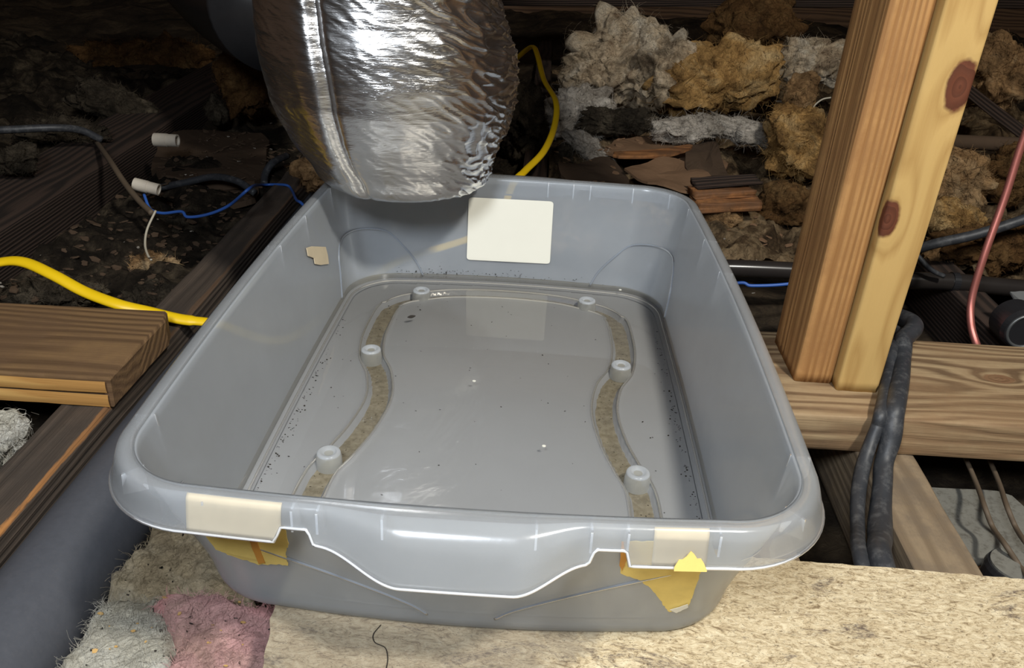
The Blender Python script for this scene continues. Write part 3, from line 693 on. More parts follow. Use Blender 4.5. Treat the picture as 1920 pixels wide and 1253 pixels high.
for (px0, py0, px1, py1, yd, lb) in ((290, 262, 333, 264, .78, 'white plastic pipe stub on the dusty cardboard, the farther of two'), (252, 345, 298, 356, .56, 'white plastic pipe stub beside the brown cable, the nearer of two')):
    a, b = PY(px0, py0, yd), PY(px1, py1, yd); m = a.lerp(b, .55); r = .0115 if yd > .7 else .0095
    t_ = empty('pipe_stub', m - Vector((0, 0, r)), lb, 'pipe')
    def ringpipe(a, b, r0, r1, nm, par, mat=M['pvc']):
        V = []; F = []; d = (b - a).normalized(); s_ = d.cross(Vector((0, 0, 1))).normalized(); q = s_.cross(d); n = 24
        for (p, r) in ((a, r0), (b, r0), (b, r1), (a, r1)):
            for j in range(n): V.append(p + s_ * math.cos(j * math.tau / n) * r + q * math.sin(j * math.tau / n) * r)
        for k in range(4):
            for j in range(n): F.append((k * n + j, k * n + (j + 1) % n, (k + 1) % 4 * n + (j + 1) % n, (k + 1) % 4 * n + j))
        return link(nm, V, F, mat, par)
    ringpipe(a, m, r, r * .75, 'socket', t_); ringpipe(m, b, r * .93, r * .72, 'tube', t_)
# lower right hollow: block, round can and thin wires
bt = -.085
corn = [PZ(1738, 918, bt), PZ(1895, 935, bt), PZ(1990, 1060, bt), PZ(1868, 1056, bt), PZ(1805, 1050, bt)]
V = [p for p in corn] + [p - Vector((0, 0, .03)) for p in corn]; n = 5
wb = empty('wood_block', (sum(corn, Vector()) / 5) - Vector((0, 0, .03)), 'orange-brown wood block with a grey felted top in the hollow at lower right', 'block')
link('block', V, [tuple(range(n)), tuple(range(2 * n - 1, n - 1, -1))] + [(i, i + n, (i + 1) % n + n, (i + 1) % n) for i in range(n)], M['block'], wb)
o = slab('felt_top', [p + Vector((0, 0, .0003)) for p in corn], .0022, M['greyfelt'], '', '', 3, .001)
for k in ('label', 'category'): del o[k]
o.parent = wb; o.location = Vector(o.location) - Vector(wb.location); o['label'] = 'grey felted top'
for pts, r, lb in (([(1800, 835), (1830, 905), (1846, 950), (1862, 990), (1885, 1022), (1912, 1062), (1940, 1100)], .0022, 'left of the two thin grey wires hanging over the felted block'),
                   ([(1850, 850), (1873, 905), (1888, 950), (1905, 990), (1925, 1020), (1960, 1060)], .0022, 'right of the two thin grey wires hanging over the felted block')):
    P_ = [PY(pts[0][0], pts[0][1], .06)] + [PZ(a, b, -.06 + .01 * (i % 2)) for i, (a, b) in enumerate(pts[1:])]
    cable('thin_wire', P_, r, M['brownwire'], lb, 'wire')
c0 = PZ(1905, 1062, -.06)
can = empty('round_can', c0 - Vector((0, 0, .05)), 'dark round metal can at the lower right edge beside the chipboard', 'can')
V, F = tube([c0 - Vector((0, 0, .05)), c0 - Vector((0, 0, .004)), c0], .022, 32, rfun=lambda u: 1 if u < .8 else .93); link('body', V, F, M['dark'], can, smooth=False)
V, F = tube([c0 + Vector((0, 0, .0001)), c0 + Vector((0, 0, .002))], .019, 32); link('lid', V, F, M['greyfelt'], can, smooth=False)
# dark round fitting behind the plate at the right edge
c1 = PY(1912, 612, .235)
fit = empty('round_fitting', c1 - Vector((0, 0, .03)), 'shiny black round fitting behind the plate at the right edge', 'fitting')
V, F = tube([c1 + Vector((0, -.012, 0)), c1 + Vector((0, -.006, 0)), c1 + Vector((0, .02, 0))], .024, 40, rfun=lambda u: .9 if u < .2 else 1); link('body', V, F, M['dark'], fit, smooth=False)
R_ = []
for j in range(41): R_.append(c1 + Vector((.019 * math.cos(j * math.tau / 40), -.0125, .019 * math.sin(j * math.tau / 40))))
V, F = tube(R_, .0018, 8, caps=False); link('rim', V, F, M['metal'], fit, smooth=True)
cc = PY(1905, 560, .30)
o = slab('metal_flange', [PY(1893, 550, .30), PY(1935, 553, .30), PY(1935, 600, .28), PY(1918, 590, .28)], .002, M['metal'], 'grey sheet metal corner above the round fitting', 'metal', 2, .0)
# beam across the top at the back
o = timber('cross_beam', PY(930, 7, 1.62), PY(1960, 13, 1.62), .09, .16, M['dark_joist'], seg=.05); tag(o, 'dark horizontal beam along the top edge at the back', 'beam')
o = cable('dark_duct', [PY(300, -160, 1.2), PY(380, -80, 1.0), PY(450, -20, .85), PY(520, 10, .7)], .10, M['dark'], 'dark bulging duct section in the gloom at upper left', 'duct', seg=40)
# scattered crumbs and chips
def scatter(name, region, n, size, mat, label, seed, zf=None, parent=None, flatness=.25, base=None):
    r = random.Random(seed); V = []; F = []
    for _ in range(n):
        p = region(r)
        if p is None: continue
        x, y, z = p; s_ = size * r.uniform(.4, 1.5); a = r.uniform(0, math.tau); el = r.uniform(.35, 1)
        tx, ty = r.uniform(-.4, .4), r.uniform(-.4, .4); b = len(V)
        pts = []
        for k in range(5):
            an = a + k * math.tau / 5; rr = s_ * r.uniform(.6, 1)
            dx, dy = math.cos(an) * rr, math.sin(an) * rr * el; pts.append((x + dx, y + dy, z + (dx * tx + dy * ty)))
        V += [(q[0], q[1], q[2] + s_ * flatness) for q in pts] + pts
        F.append(tuple(range(b, b + 5))); F.append(tuple(range(b + 9, b + 4, -1)))
        for k in range(5): F.append((b + k, b + 5 + k, b + 5 + (k + 1) % 5, b + (k + 1) % 5))
    o = link(name, V, F, mat, parent)
    o['kind'] = 'stuff'
    if label: o['label'] = label; o['category'] = 'debris'
    return o
bpy.context.view_layer.update()
dg = bpy.context.evaluated_depsgraph_get()
def drop(x, y, lo=-.2, top=.35):
    h = S.ray_cast(dg, Vector((x, y, top)), Vector((0, 0, -1)), distance=top - lo)
    return h
def reg(x0, x1, y0, y1, zmax):
    def f(r):
        x, y = r.uniform(x0, x1), r.uniform(y0, y1); h = drop(x, y, top=.02)
        if not h[0] or h[1].z > zmax: return None
        return (x, y, h[1].z + .0004)
    return f
scatter('wood_flakes', reg(-.262, -.09, -.32, -.16, -.02), 45, .0016, M['chip'], 'tiny yellow wood flakes on the front insulation', 1)
scatter('dark_crumbs', reg(-.262, -.09, -.32, -.16, -.02), 60, .0013, M['darkchip'], 'black crumbs on the front insulation', 2)
scatter('loose_flakes', reg(-.66, -.41, .16, 1.1, -.045), 500, .006, M['dark_paper'], 'dusty flakes in the hollow between the left joists', 3)
scatter('loose_flakes', reg(.05, .75, .55, 1.5, -.02), 500, .008, M['brown_paper'], 'brown flakes among the insulation at the back right', 4)
scatter('pale_crumbs', reg(-.9, .9, .16, 1.5, -.045), 260, .0028, M['white'], 'tiny pale crumbs scattered over the attic floor', 5)

# ------------------------------------------------------------------ tub
TUB = empty('storage_tub', (0, 0, 0), 'large translucent milky plastic tub holding shallow dirty water', 'tub')
H = .122; FLZ = .0065; WZ = .0145
NS_F, NS_L, NCN = 150, 90, 16
def rrect(a, b, r, yc, bow_s=0, bow_f=0):
    """rounded rectangle starting at the front left, anticlockwise; returns points with outward normals and side tags"""
    out = []
    def sgm(p, q, n, bow, nrm, tg):
        for i in range(n):
            u = i / n; k = 4 * u * (1 - u)
            out.append((p[0] + (q[0] - p[0]) * u + nrm[0] * bow * k, yc + p[1] + (q[1] - p[1]) * u + nrm[1] * bow * k, nrm[0], nrm[1], tg, u))
    def crn(cx, cy, a0, tg):
        for i in range(NCN):
            an = a0 + (math.pi / 2) * i / NCN; out.append((cx + r * math.cos(an), yc + cy + r * math.sin(an), math.cos(an), math.sin(an), tg, i / NCN))
    sgm((-a + r, -b), (a - r, -b), NS_F, bow_f, (0, -1), 'F'); crn(a - r, -b + r, -math.pi / 2, 'c')
    sgm((a, -b + r), (a, b - r), NS_L, bow_s, (1, 0), 'R'); crn(a - r, b - r, 0, 'c')
    sgm((a - r, b), (-a + r, b), NS_F, bow_f, (0, 1), 'B'); crn(-a + r, b - r, math.pi / 2, 'c')
    sgm((-a, b - r), (-a, -b + r), NS_L, bow_s, (-1, 0), 'L'); crn(-a + r, -b + r, math.pi, 'c')
    return out
def ss(a, b, x):
    t_ = min(1, max(0, (x - a) / (b - a))); return t_ * t_ * (3 - 2 * t_)
BA, BB, BR, BY = .1650, .2350, .052, -.0055         # floor edge
TA, TB, TR, TY = .1830, .2665, .046, -.010   # inside of the rim
def wallring(u):
    """ring on the wall at height fraction u (0 foot .. 1 rim)"""
    f = ss(0, 1, u) * .35 + u * .65
    return rrect(BA + .0035 + (TA - BA - .0035) * f, BB + .0035 + (TB - BB - .0035) * f, BR + (TR - BR) * f, TY * f + BY * (1 - f), .002 + .003 * u, .0065 - .0015 * u)
rings = []
def add(rg, z): rings.append([(p[0], p[1], z) for p in rg])
for (o_, z_) in ((-.004, .0009), (-.001, .0009), (.0008, .0016), (.0022, .0038), (.0030, .0075)):
    add(rrect(BA + o_, BB + o_, BR, BY, .002, .0065), z_)
NW = 22
for k in range(1, NW + 1):
    u = k / NW; add(wallring(u), FLZ + .006 + (H - .002 - FLZ - .006) * u)
g = rrect(TA + .0012, TB + .0012, TR + .001, TY, .005, .005); add(g, H - .0003)
def lipf(p):
    """per-point lip shape: (handle 0..1, notch 0..1)"""
    x, tg = p[0], p[4]
    if tg not in 'FB': return 0, 0
    X = x if tg == 'F' else -x
    hd = ss(-.070, -.025, X) * (1 - ss(.030, .068, X))
    nt = (ss(-.0905, -.0885, X) * (1 - ss(-.0745, -.0705, X))) + (ss(.0665, .0705, X) * (1 - ss(.0855, .0875, X)))
    return hd, nt
def lipring(off, dz, hd_off, hd_dz, nt_off, nt_dz, extra=0):
    g = rrect(TA + off, TB + off, TR + off, TY, .005, .005); o = []
    for p in g:
        hd, nt = lipf(p)
        e = hd_off * hd + nt_off * nt; z = H + dz + hd_dz * hd + nt_dz * nt
        o.append((p[0] + p[2] * e, p[1] + p[3] * e, z))
    rings.append(o)
lipring(.004, .0008, .001, 0, 0, 0)
lipring(.0085, .0004, .006, -.0005, 0, 0)
lipring(.0108, -.0012, .009, -.002, 0, 0)
lipring(.0124, -.0055, .011, -.004, -.0002, .0015)
lipring(.0140, -.0105, .0125, -.006, -.001, .004)
lipring(.0155, -.0165, .0140, -.0085, -.002, .0065)
lipring(.0165, -.0190, .0145, -.0095, -.0025, .0078)
NR = len(rings[0])
def shell(name, rs, mat):
    V = [p for r_ in rs for p in r_]; F = []
    for k in range(len(rs) - 1):
        for i in range(NR):
            a, b = k * NR + i, k * NR + (i + 1) % NR; F.append((a, b, b + NR, a + NR))
    o = link(name, V, F, mat, TUB, smooth=True, base=(0, 0, 0))
    sol = o.modifiers.new('thickness', 'SOLIDIFY'); sol.thickness = .0014; sol.offset = 1
def loop_tube(name, pts, r, mat, seg=6):
    n = len(pts); V = []; F = []
    for i in range(n):
        p = Vector(pts[i]); t_ = (Vector(pts[(i + 1) % n]) - Vector(pts[i - 1])).normalized(); s_ = t_.cross(Vector((0, 0, 1))).normalized(); q = s_.cross(t_)
        for j in range(seg): V.append(p + s_ * math.cos(j * math.tau / seg) * r + q * math.sin(j * math.tau / seg) * r)
    for i in range(n):
        for j in range(seg): F.append((i * seg + j, i * seg + (j + 1) % seg, (i + 1) % n * seg + (j + 1) % seg, (i + 1) % n * seg + j))
    return link(name, V, F, mat, TUB, smooth=True)
loop_tube('lip_edge', rings[-1], .0009, M['bead'])
loop_tube('foot_highlight_bead', [(p[0] + .001, p[1], FLZ + .0012) for p in rrect(BA + .0002, BB + .0002, BR - .001, BY, .002, .0065)], .0011, M['bead'])  # pale bead standing in for the highlight along the floor's bevel
shell('floor_edge', [[(p[0], p[1], z_) for p in rrect(BA + o_, BB + o_, BR - .002, BY, .002, .0065)] for (o_, z_) in ((-.004, FLZ), (-.001, FLZ), (.0012, FLZ + .0012), (.0022, FLZ + .003))], M['pan'])
shell('wall_shell', rings[:-7], M['tub']); shell('rim', rings[-8:], M['rim'])
# floor pan with the two S-shaped channels pressed into it
CH = [(-.122, -.215), (-.1215, -.15), (-.119, -.115), (-.110, -.088), (-.101, -.053), (-.0965, -.010), (-.104, .030), (-.1165, .060), (-.122, .095), (-.122, .135), (-.119, .165), (-.108, .183),
      (-.089, .194), (-.055, .206), (0, .2105), (.055, .206), (.089, .194), (.108, .183), (.119, .165), (.122, .135), (.122, .095), (.1165, .060), (.104, .030), (.0985, -.010), (.103, -.053), (.112, -.088), (.120, -.115), (.1215, -.15), (.122, -.215)]
chp = np.array([(q.x, q.y) for q in catmull([Vector((x, y, 0)) for x, y in CH], 12)])
res = .0021; X0, Y0 = BA + .002, BB + .008
gx = np.arange(-X0, X0 + res, res); gy = np.arange(-Y0 - .004, Y0 + res, res)
GX, GY = np.meshgrid(gx, gy)
Dm = np.full(GX.shape, 9.0)
for (cx_, cy_) in chp: Dm = np.minimum(Dm, np.hypot(GX - cx_, GY - cy_))
wch = np.where(GY > .17, .0065, .0085)
prof = 1 - np.clip((Dm - (wch - .0015)) / .0035, 0, 1); prof = prof * prof * (3 - 2 * prof)
lip_ = np.exp(-((Dm - (wch + .003)) / .0013) ** 2) * .0009
GZf = FLZ - .0052 * prof + lip_
# keep only inside the floor outline
edge = np.array([(p[0], p[1]) for p in rrect(BA - .0035, BB - .0035, BR - .004, BY, .002, .0065)])
def inside(px, py):
    c_ = np.zeros(px.shape, bool); n = len(edge)
    for k in range(n):
        ax, ay = edge[k]; bx, by = edge[(k + 1) % n]
        m_ = ((ay > py) != (by > py)); 
        with np.errstate(divide='ignore', invalid='ignore'): xx = ax + (py - ay) / (by - ay) * (bx - ax)
        c_ ^= m_ & (px < xx)
    return c_
ins = inside(GX, GY)
# pull the border vertices onto the outline for a clean seam
idx = -np.ones(GX.shape, int); V = []; 
for j in range(GX.shape[0]):
    for i in range(GX.shape[1]):
        if ins[j, i]: idx[j, i] = len(V); V.append([GX[j, i], GY[j, i], GZf[j, i]])
F = []
for j in range(GX.shape[0] - 1):
    for i in range(GX.shape[1] - 1):
        k = (idx[j, i], idx[j, i + 1], idx[j + 1, i + 1], idx[j + 1, i])
        if min(k) >= 0: F.append(k)
Va = np.array(V); used = np.zeros(len(V), int)
for f in F:
    for a in f: used[a] += 1
for a in np.where(used < 4)[0]:
    d = np.hypot(edge[:, 0] - Va[a, 0], edge[:, 1] - Va[a, 1]); e = edge[d.argmin()]
    Va[a, 0], Va[a, 1], Va[a, 2] = e[0], e[1], FLZ
pan = link('floor_pan', Va, F, M['pan'], TUB, smooth=True, base=(0, 0, 0))
sol = pan.modifiers.new('thickness', 'SOLIDIFY'); sol.thickness = .0012; sol.offset = -1
# raised pale edges of the channels and tan strips added for the board showing through
cn = []
for k in range(len(chp)):
    d = chp[min(k + 1, len(chp) - 1)] - chp[max(k - 1, 0)]; d = d / (np.hypot(*d) + 1e-9); cn.append((-d[1], d[0]))
cn = np.array(cn)
wck = np.where(chp[:, 1] > .17, .0065, .0085)
for sg in (-1, 1):
    P_ = [Vector((chp[k, 0] + sg * cn[k, 0] * (wck[k] + .0028), chp[k, 1] + sg * cn[k, 1] * (wck[k] + .0028), FLZ + .0006)) for k in range(2, len(chp) - 2)]
    V, F = tube(P_, .0012, 6); link('channel_edge', V, F, M['bead'], TUB, smooth=True)
V = []; F = []
for k in range(2, len(chp) - 2):
    for a in (-1, -.5, .5, 1):
        w_ = (wck[k] - .0012) * a * (1 + .12 * noise.noise(Vector((k * .3, a, 0))))
        V.append((chp[k, 0] + cn[k, 0] * w_, chp[k, 1] + cn[k, 1] * w_, FLZ - .0046))
for k in range(len(chp) - 5):
    for a in range(3): F.append((k * 4 + a, k * 4 + a + 1, k * 4 + a + 5, k * 4 + a + 4))
o = link('channel_tint', V, F, M['channel_tint'], TUB); md = o.modifiers.new('thickness', 'SOLIDIFY'); md.thickness = .0003; md.offset = 1; o['kind'] = 'stuff'
# posts standing in the channels
PO = [(-.1165, .058), (-.1165, -.103), (-.089, .192), (.089, .192), (.1165, .058), (.1185, -.103)]
def post_mesh():
    pr = [(.0100, -.0045), (.0097, .004), (.0090, .0082), (.0085, .0093), (.0072, .0098), (.0056, .0096), (.0049, .0082), (.0020, .0078)]
    V = []; F = []; n = 32
    for r, z in pr:
        for j in range(n): V.append((r * math.cos(j * math.tau / n), r * math.sin(j * math.tau / n), z))
    for k in range(len(pr) - 1):
        for j in range(n): F.append((k * n + j, k * n + (j + 1) % n, (k + 1) * n + (j + 1) % n, (k + 1) * n + j))
    F.append(tuple(range((len(pr) - 1) * n, len(pr) * n))); return V, F
pv, pf = post_mesh(); p0 = None
for (x, y) in PO:
    if p0 is None:
        p0 = link('post', [(a + x, b + y, c + FLZ) for a, b, c in pv], pf, M['post'], TUB, smooth=True, base=(x, y, FLZ))
    else:
        c_ = p0.copy(); C.objects.link(c_); c_.parent = TUB; c_.location = (x, y, FLZ)
# gussets under the lip
def gusset(u_pt, n, name='gusset', deep=.018):
    x, y = u_pt; V = []
    o1, z1 = .0005, H - .0015; o2 = .0110; o3, z3 = .0145, H - .0165
    t_ = Vector((-n[1], n[0], 0)) * .0006
    for s_ in (-1, 1):
        for (o, z) in ((-.0008, H - .0015), (o2, H - .0025), (o3 - .0025, H - .0150), (-.0008 - (deep - .018) * .15, H - deep)):
            V.append(Vector((x + n[0] * o, y + n[1] * o, z)) + t_ * s_)
    F = [(0, 1, 2, 3), (7, 6, 5, 4), (0, 4, 5, 1), (1, 5, 6, 2), (2, 6, 7, 3), (3, 7, 4, 0)]
    return link(name, V, F, M['bead'], TUB)
GR = rrect(TA + .0005, TB + .0005, TR, TY, .005, .005)
def gus(x, y):
    p = min(GR, key=lambda q: (q[0] - x) ** 2 + (q[1] - y) ** 2); gusset((p[0], p[1]), (p[2], p[3]), deep=.034 if abs(p[2]) > .9 else .018)
for x in (-.130, -.083, -.0705, -.036, .040, .0675, .087, .132):
    gus(x, -.29); gus(x, .27)
for y in (-.215, .045, .120, .20):
    gus(.19, y); gus(-.19, y)
for sx in (-1, 1):
    for sy in (-1, 1):
        gus(sx * .172, TY + sy * .255)
# bead arches pressed into the corners
def wall_point(i_side, s_, u):
    g = wallring(u); return g
def bead(pts, r=.0010):
    V, F = tube(catmull(pts, 8), r * 1.3, 8); return link('arch_bead', V, F, M['arch'], TUB, smooth=True)
G = [wallring(k / 20) for k in range(21)]
cs = {'c1': NS_F, 'c2': NS_F + NCN + NS_L, 'c3': 2 * NS_F + 2 * NCN + NS_L, 'c4': 2 * NS_F + 3 * NCN + 2 * NS_L}
def wp(ii, u, inn=.0002):
    g = G[max(0, min(20, round(u * 20)))]; p = g[int(ii) % NR]; z = FLZ + .006 + (H - .002 - FLZ - .006) * (round(u * 20) / 20)
    return Vector((p[0] - p[2] * inn, p[1] - p[3] * inn, z))
# far right corner (c2) and far left corner (c3): arch from side wall over to far wall
for c_, sgn in (('c2', 1), ('c3', -1)):
    m_ = cs[c_] + NCN / 2
    L_ = [(-12 * sgn, .02), (-11.5 * sgn, .20), (-10 * sgn, .38), (-6 * sgn, .50), (0 * sgn, .52), (6 * sgn, .45), (12 * sgn, .32), (19 * sgn, .15), (23 * sgn, .02)]
    bead([wp(m_ + a, u) for a, u in L_])
for c_, sgn in (('c1', -1), ('c4', 1)):
    m_ = cs[c_] + NCN / 2
    L_ = [(16 * sgn * -1, .02), (14 * sgn * -1, .25), (9 * sgn * -1, .5), (0, .62), (12 * sgn, .55), (40 * sgn, .32), (62 * sgn, .10), (70 * sgn, .02)]
    bead([wp(m_ + a, u, -.0016) for a, u in L_], .0007)
# horizontal step line round the wall
# water
g = rrect(BA + .0040, BB + .0040, BR - .001, BY - .0002, .002, .0065)
g = [(p[0], p[1]) for p in g]; n = len(g)
V = [(x, y, WZ + .0006) for x, y in g] + [(x * .992, y * .994, WZ) for x, y in g] + [(0, 0, WZ)] + [(x, y, WZ - .001) for x, y in g]
F = [(i, (i + 1) % n, n + (i + 1) % n, n + i) for i in range(n)] + [(n + i, n + (i + 1) % n, 2 * n) for i in range(n)] + [(i, 2 * n + 1 + i, 2 * n + 1 + (i + 1) % n, (i + 1) % n) for i in range(n)]
F = [f[::-1] if len(f) == 4 and False else f for f in F]
wt = link('water', V, F, M['water'], None, smooth=False, base=(0, 0, WZ - .001)); tag(wt, 'shallow still water with mirror reflections filling the bottom of the tub', 'water')
# blank sticker on the far wall
def on_back(x, z, inn=.0012):
    u = (z - FLZ - .006) / (H - .002 - FLZ - .006); f = ss(0, 1, u) * .35 + u * .65
    b = BB + .0035 + (TB - BB - .0035) * f; a = BA + .0035 + (TA - BA - .0035) * f; r = BR + (TR - BR) * f
    w_ = a - r; k = 1 - (x / w_) ** 2
    return Vector((x, TY * f + BY * (1 - f) + b + (.0065 - .0015 * u) * k - inn, z))
def sheet(name, fn, outline, th, mat, label=None, parent=TUB, nrm=Vector((0, -1, 0))):
    P = [fn(*q) for q in outline]; n = len(P); c = sum(P, Vector()) / n
    V = P + [p + nrm * th for p in P]
    F = [tuple(range(n - 1, -1, -1)), tuple(range(n, 2 * n))] + [(i, (i + 1) % n, n + (i + 1) % n, n + i) for i in range(n)]
    o = link(name, V, F, mat, parent)
    if label: o['label'] = label
    return o
def rounded(c4, r=.15, n=5):
    out = []
    m_ = len(c4)
    for i in range(m_):
        p, q, s_ = Vector(c4[i - 1]), Vector(c4[i]), Vector(c4[(i + 1) % m_])
        a, b = q + (p - q) * r, q + (s_ - q) * r
        for k in range(n + 1):
            t_ = k / n; out.append(tuple(a * (1 - t_) ** 2 + q * 2 * t_ * (1 - t_) + b * t_ * t_))
    return out
def backpx(px, py):
    y = .245
    for _ in range(6):
        p = PY(px, py, y); q = on_back(p.x, p.z); y = q.y
    return (p.x, p.z)
corners = [backpx(*q) for q in ((879, 370), (1038, 378), (1031, 495), (875, 487))]
sheet('sticker', on_back, rounded(corners, .05), .0004, M['sticker'], 'blank white rounded rectangular sticker')
def leftpx(px, py):
    x = -.185
    for _ in range(6):
        d = ray(px, py); p = CAM + d * ((x - CAM.x) / d.x); u = (p.z - FLZ - .006) / (H - .008 - FLZ); f = ss(0, 1, u) * .35 + u * .65
        x = -(BA + .0035 + (TA - BA - .0035) * f) - (.002 + .003 * u) * (1 - min(1, abs(p.y) / .2) ** 2) + .0012
    return Vector((x, p.y, p.z))
sheet('tape_scrap', leftpx, [(574, 465), (584, 462), (610, 463), (614, 478), (616, 495), (600, 497), (590, 495), (588, 484), (577, 480)], .0005, M['tape_pale'], 'small faded square of tape', nrm=Vector((1, 0, 0)))
# masking tape over the front lip
lip_rows = rings[-8:]      # inner rim .. skirt edge
def lip_strip(name, x0, x1, mat, label, rows=(1, 7), off=.0010, jag=0, seed=0, uin=False):
    ring = rings[-8:]; cols = []
    sel = [i for i in range(NS_F) if x0 <= ring[3][i][0] <= x1]
    V = []; F = []
    R0, R1 = rows; nr = R1 - R0 + 1
    for i in sel:
        for k in range(R0, R1 + 1):
            p = Vector(ring[k][i]); nrm = Vector((0, -.8 if k > 3 else -.2, .35 if k > 3 else 1)).normalized()
            s_ = -1 if uin else 1
            V.append(p + nrm * (off + .0014 if not uin else -.0004) * 1.0)
    m_ = len(sel)
    for a in range(m_ - 1):
        for k in range(nr - 1):
            b = a * nr + k; F.append((b, b + 1, b + nr + 1, b + nr))
    o = link(name, V, F, mat, TUB, smooth=True)
    md = o.modifiers.new('thickness', 'SOLIDIFY'); md.thickness = .0003
    o['label'] = label
    return o
lip_strip('masking_tape', -.154, -.087, M['tape_pale'], 'pale masking tape over the left of the near lip', uin=True, rows=(2, 7))
lip_strip('masking_tape', .098, .127, M['tape_pale'], 'pale masking tape over the right of the near lip', uin=True, rows=(2, 7))
def on_front(x, z, out=.0024):
    u = (z - FLZ - .006) / (H - .002 - FLZ - .006); f = ss(0, 1, u) * .35 + u * .65
    b = BB + .0035 + (TB - BB - .0035) * f; a = BA + .0035 + (TA - BA - .0035) * f; r = BR + (TR - BR) * f
    k = max(0, 1 - (x / (a - r)) ** 2)
    return Vector((x, TY * f + BY * (1 - f) - b - (.0065 - .0015 * u) * k - out, z))
def frontpx(px, py, out=.0024):
    y = -.27
    for _ in range(8):
        p = PY(px, py, y); y = on_front(p.x, p.z, out).y
    return (p.x, p.z)
def densify(o_, n=6, jag=.8, seed=1):
    out = []; r = random.Random(seed)
    for i in range(len(o_)):
        p, q = o_[i], o_[(i + 1) % len(o_)]
        for k in range(n): out.append((p[0] + (q[0] - p[0]) * k / n + r.uniform(-jag, jag), p[1] + (q[1] - p[1]) * k / n + r.uniform(-jag, jag)))
    return out
FW = Vector((0, -1, 0))
def fsheet(name, px, mat, label, seed, out=.0024, jag=1.2):
    return sheet(name, lambda a, b: on_front(a, b, out), [frontpx(x, y, out) for x, y in densify(px, 6, jag, seed)], .0004, mat, label, nrm=FW)
fsheet('masking_tape', [(372, 985), (470, 985), (535, 985), (541, 1020), (535, 1036), (541, 1060), (520, 1058), (485, 1058), (440, 1044), (405, 1030)], M['tape'], 'torn yellow masking tape hanging below the left of the lip', 1)
fsheet('tape_crease', [(462, 1000), (476, 1000), (497, 1055), (485, 1057)], M['tape_dark'], 'orange folded crease of tape', 2, out=.0031, jag=.6)
fsheet('masking_tape', [(1168, 1015), (1240, 1015), (1318, 1030), (1314, 1072), (1300, 1112), (1290, 1136), (1268, 1145), (1252, 1146), (1240, 1128), (1222, 1105), (1200, 1088), (1163, 1075)], M['tape'], 'torn yellow masking tape pointing down below the right of the lip', 3)
fsheet('tape_crease', [(1256, 1144), (1290, 1133), (1290, 1139), (1268, 1149)], M['sticker'], 'pale curled tip of tape', 4, out=.0034, jag=.4)
fsheet('tape_crease', [(1165, 1015), (1178, 1015), (1175, 1050), (1166, 1070), (1162, 1060)], M['tape_dark'], 'orange stained tape edge', 5, out=.0031, jag=.8)
# yellow torn bit on the outside of the lip at right
ring = rings[-8:]
sel = [i for i in range(NS_F) if .108 <= ring[5][i][0] <= .1275]
V = []; m_ = len(sel)
for j, i in enumerate(sel):
    u = j / (m_ - 1); hgt = .15 + .55 * max(0, math.sin(u * 3.3)) + .1 * math.sin(u * 17)
    b = Vector(ring[7][i]) + Vector((0, -.0022, -.0002)); tp = Vector(ring[4][i]) + Vector((0, -.0030, .0002))
    V += [b, b.lerp(tp, hgt * .5), b.lerp(tp, hgt)]
F = [(j * 3 + k, j * 3 + 3 + k, j * 3 + 4 + k, j * 3 + 1 + k) for j in range(m_ - 1) for k in range(2)]
o = link('tape_flap', V, F, M['tape'], TUB); o['label'] = 'bright yellow torn flap of tape'
md = o.modifiers.new('thickness', 'SOLIDIFY'); md.thickness = .0004
# dirt in the tub
def chan(r):
    k = r.randrange(10, len(chp) - 10); x, y = chp[k]; return (x + r.gauss(0, .003), y + r.gauss(0, .003), FLZ - .0048)
scatter('channel_grit', chan, 420, .0007, M['darkchip'], None, 11, parent=TUB)
def edgeg(r):
    sd_ = r.choice((-1, 1)); y = r.triangular(-.215, .16, -.18 if r.random() < .6 else .0); return (sd_ * (BA - .004 - abs(r.gauss(0, .004))), y, FLZ + .0004)
scatter('edge_grit', edgeg, 260, .0007, M['darkchip'], None, 12, parent=TUB)
def anyw(r):
    return (r.uniform(-.15, .15), r.uniform(-.2, .2), FLZ + .0006)
scatter('floor_grit', anyw, 90, .0007, M['darkchip'], None, 13, parent=TUB)
def backg(r):
    x = r.triangular(-.13, .12, -.1); p = on_back(x, WZ + .001 + abs(r.gauss(0, .004)), .0014); return tuple(p)
scatter('waterline_grit', backg, 120, .0007, M['darkchip'], None, 14, parent=TUB)
p = PZ(771, 594, WZ + .001); V, F = tube(catmull([p + Vector((-.0035, -.002, 0)), p, p + Vector((.004, .0025, 0))], 4), .0013, 8, rfun=lambda u: .25 + math.sin(u * math.pi)); o = link('black_speck', V, F, M['darkchip']); tag(o, 'elongated black speck floating on the water at the far left', 'debris')
for i, (px, py) in enumerate(((1020, 837), (889, 715), (1163, 544))):
    p = PZ(px, py, WZ + .0004); o = slab('white_speck', [p + Vector((.0016 * math.cos(k * 1.256), .0013 * math.sin(k * 1.256), 0)) for k in range(5)], .0005, M['sticker'], ('white speck floating on the water near the front right', 'tiny white speck floating at the middle of the water', 'white fleck at the far waterline by the right corner')[i], 'debris', i, 0)
# hair on the chipboard
cable('hair', [PZ(714, 1172, .0006), PZ(700, 1190, .0006), PZ(703, 1205, .0006), PZ(722, 1215, .0006), PZ(727, 1235, .0006), PZ(724, 1256, .0006)], .0003, M['darkchip'], 'single dark hair lying on the chipboard in front of the tub', 'hair', seg=6)

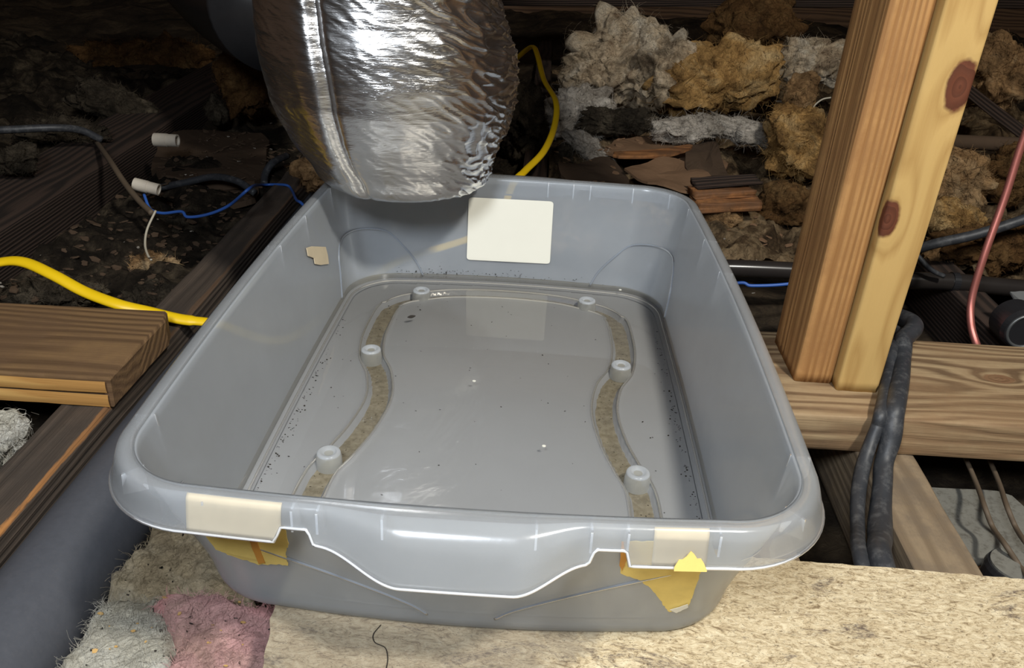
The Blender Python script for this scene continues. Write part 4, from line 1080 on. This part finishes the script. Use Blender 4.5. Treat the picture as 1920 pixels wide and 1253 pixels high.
# ------------------------------------------------------------------ foil duct
YD = .215
prof = [(-420, 455, 900), (-200, 470, 915), (-60, 480, 924), (0, 486, 932), (50, 490, 950), (90, 496, 963), (130, 504, 967), (180, 515, 962), (230, 538, 944), (270, 562, 928), (300, 590, 915)]
rows = []
for py, xl, xr in prof:
    a, b = PY(xl, py, YD), PY(xr, py, YD); rows.append(((a.x + b.x) / 2, (a.z + b.z) / 2, (b.x - a.x) / 2))
zb = .1275
last = rows[-1]
z_, cx0, r0 = last[1], last[0], last[2]
for k in range(1, 13):
    a = k / 12 * math.pi / 2
    rows.append((cx0 + .004 * math.sin(a), z_ - (z_ - zb) * math.sin(a), r0 * (1 - .30 * (1 - math.cos(a)) ** 1) if k < 12 else r0 * .62))
rows.append((cx0 + .004, zb - .0005, r0 * .3)); rows.append((cx0 + .004, zb - .0005, r0 * .02))
zs = np.array([r_[1] for r_ in rows]); arc = np.concatenate([[0], np.cumsum(np.hypot(np.diff(zs), np.diff([r_[2] for r_ in rows])))])
NA = 300; NZ_ = 330; V = []; F = []
tt = np.linspace(0, arc[-1], NZ_)
cxs = np.interp(tt, arc, [r_[0] for r_ in rows]); zz = np.interp(tt, arc, zs); rr = np.interp(tt, arc, [r_[2] for r_ in rows])
ksm = 5
def smooth(a):
    b = np.pad(a, ksm, 'edge'); return np.convolve(b, np.ones(2 * ksm + 1) / (2 * ksm + 1), 'valid')
cxs, rr = smooth(cxs), smooth(rr)
for k in range(NZ_):
    for j in range(NA):
        a = j * math.tau / NA          # a=0: +x, 3/2pi: towards camera
        ca, sa = math.cos(a), math.sin(a)
        side = ss(.3, .95, ca)         # crumpled right flank
        wob = .0018 * noise.noise(Vector((ca * 2.2, sa * 2.2, zz[k] * 60))) + .0035 * noise.noise(Vector((ca * 1.3, sa * 1.3, zz[k] * 9)))
        rdg = 1 - abs(noise.noise(Vector((ca * 3 + 4, sa * 3, zz[k] * 60 + ca * 4)))) * 2
        rdg2 = 1 - abs(noise.noise(Vector((ca * 5 + 4, sa * 5, zz[k] * 130 + ca * 9)))) * 2
        d = wob * (.55 + .45 * side) + (.0004 + .0026 * side) * max(0, rdg) ** 2.2 + (.0005 + .0024 * side) * max(0, rdg2) ** 3
        # longitudinal fold on the near left
        af = (a - (math.pi * 1.5 - .30)); af = (af + math.pi) % math.tau - math.pi
        d += -.007 * math.exp(-(af / .045) ** 2) + .003 * math.exp(-((af + .16) / .14) ** 2)
        R1 = max(.0005, rr[k] + d * min(1, rr[k] / .06))
        V.append((cxs[k] + R1 * ca, YD + R1 * sa * .96, zz[k]))
for k in range(NZ_ - 1):
    for j in range(NA):
        a, b = k * NA + j, k * NA + (j + 1) % NA; F.append((a, a + NA, b + NA, b))
F.append(tuple((NZ_ - 1) * NA + j for j in range(NA - 1, -1, -1)))
V = [(x, y, max(z, .1262)) for x, y, z in V]
du = link('foil_duct', V, F, M['foil'], smooth=True); tag(du, 'crinkled silver foil insulated duct hanging over the far left of the tub', 'duct')

# repeats
GR_ = {'insulation_clump': 'torn insulation clumps on the attic floor', 'insulation_batt': 'insulation batts at the near left', 'paper_sheet': 'torn brown paper sheets behind the tub',
       'cardboard_sheet': 'dusty cardboard sheets at left', 'stud': 'pair of upright studs', 'heavy_cable': 'black cables over the plate', 'pipe_stub': 'white pipe stubs',
       'black_hose': 'black hoses in the dark at left', 'thin_wire': 'thin wires over the felted block', 'white_speck': 'white specks in the tub', 'loose_insulation': 'loose wool beds between the joists'}
for o in S.objects:
    st = o.name.split('.')[0]
    if o.parent is None and st in GR_: o['group'] = GR_[st]
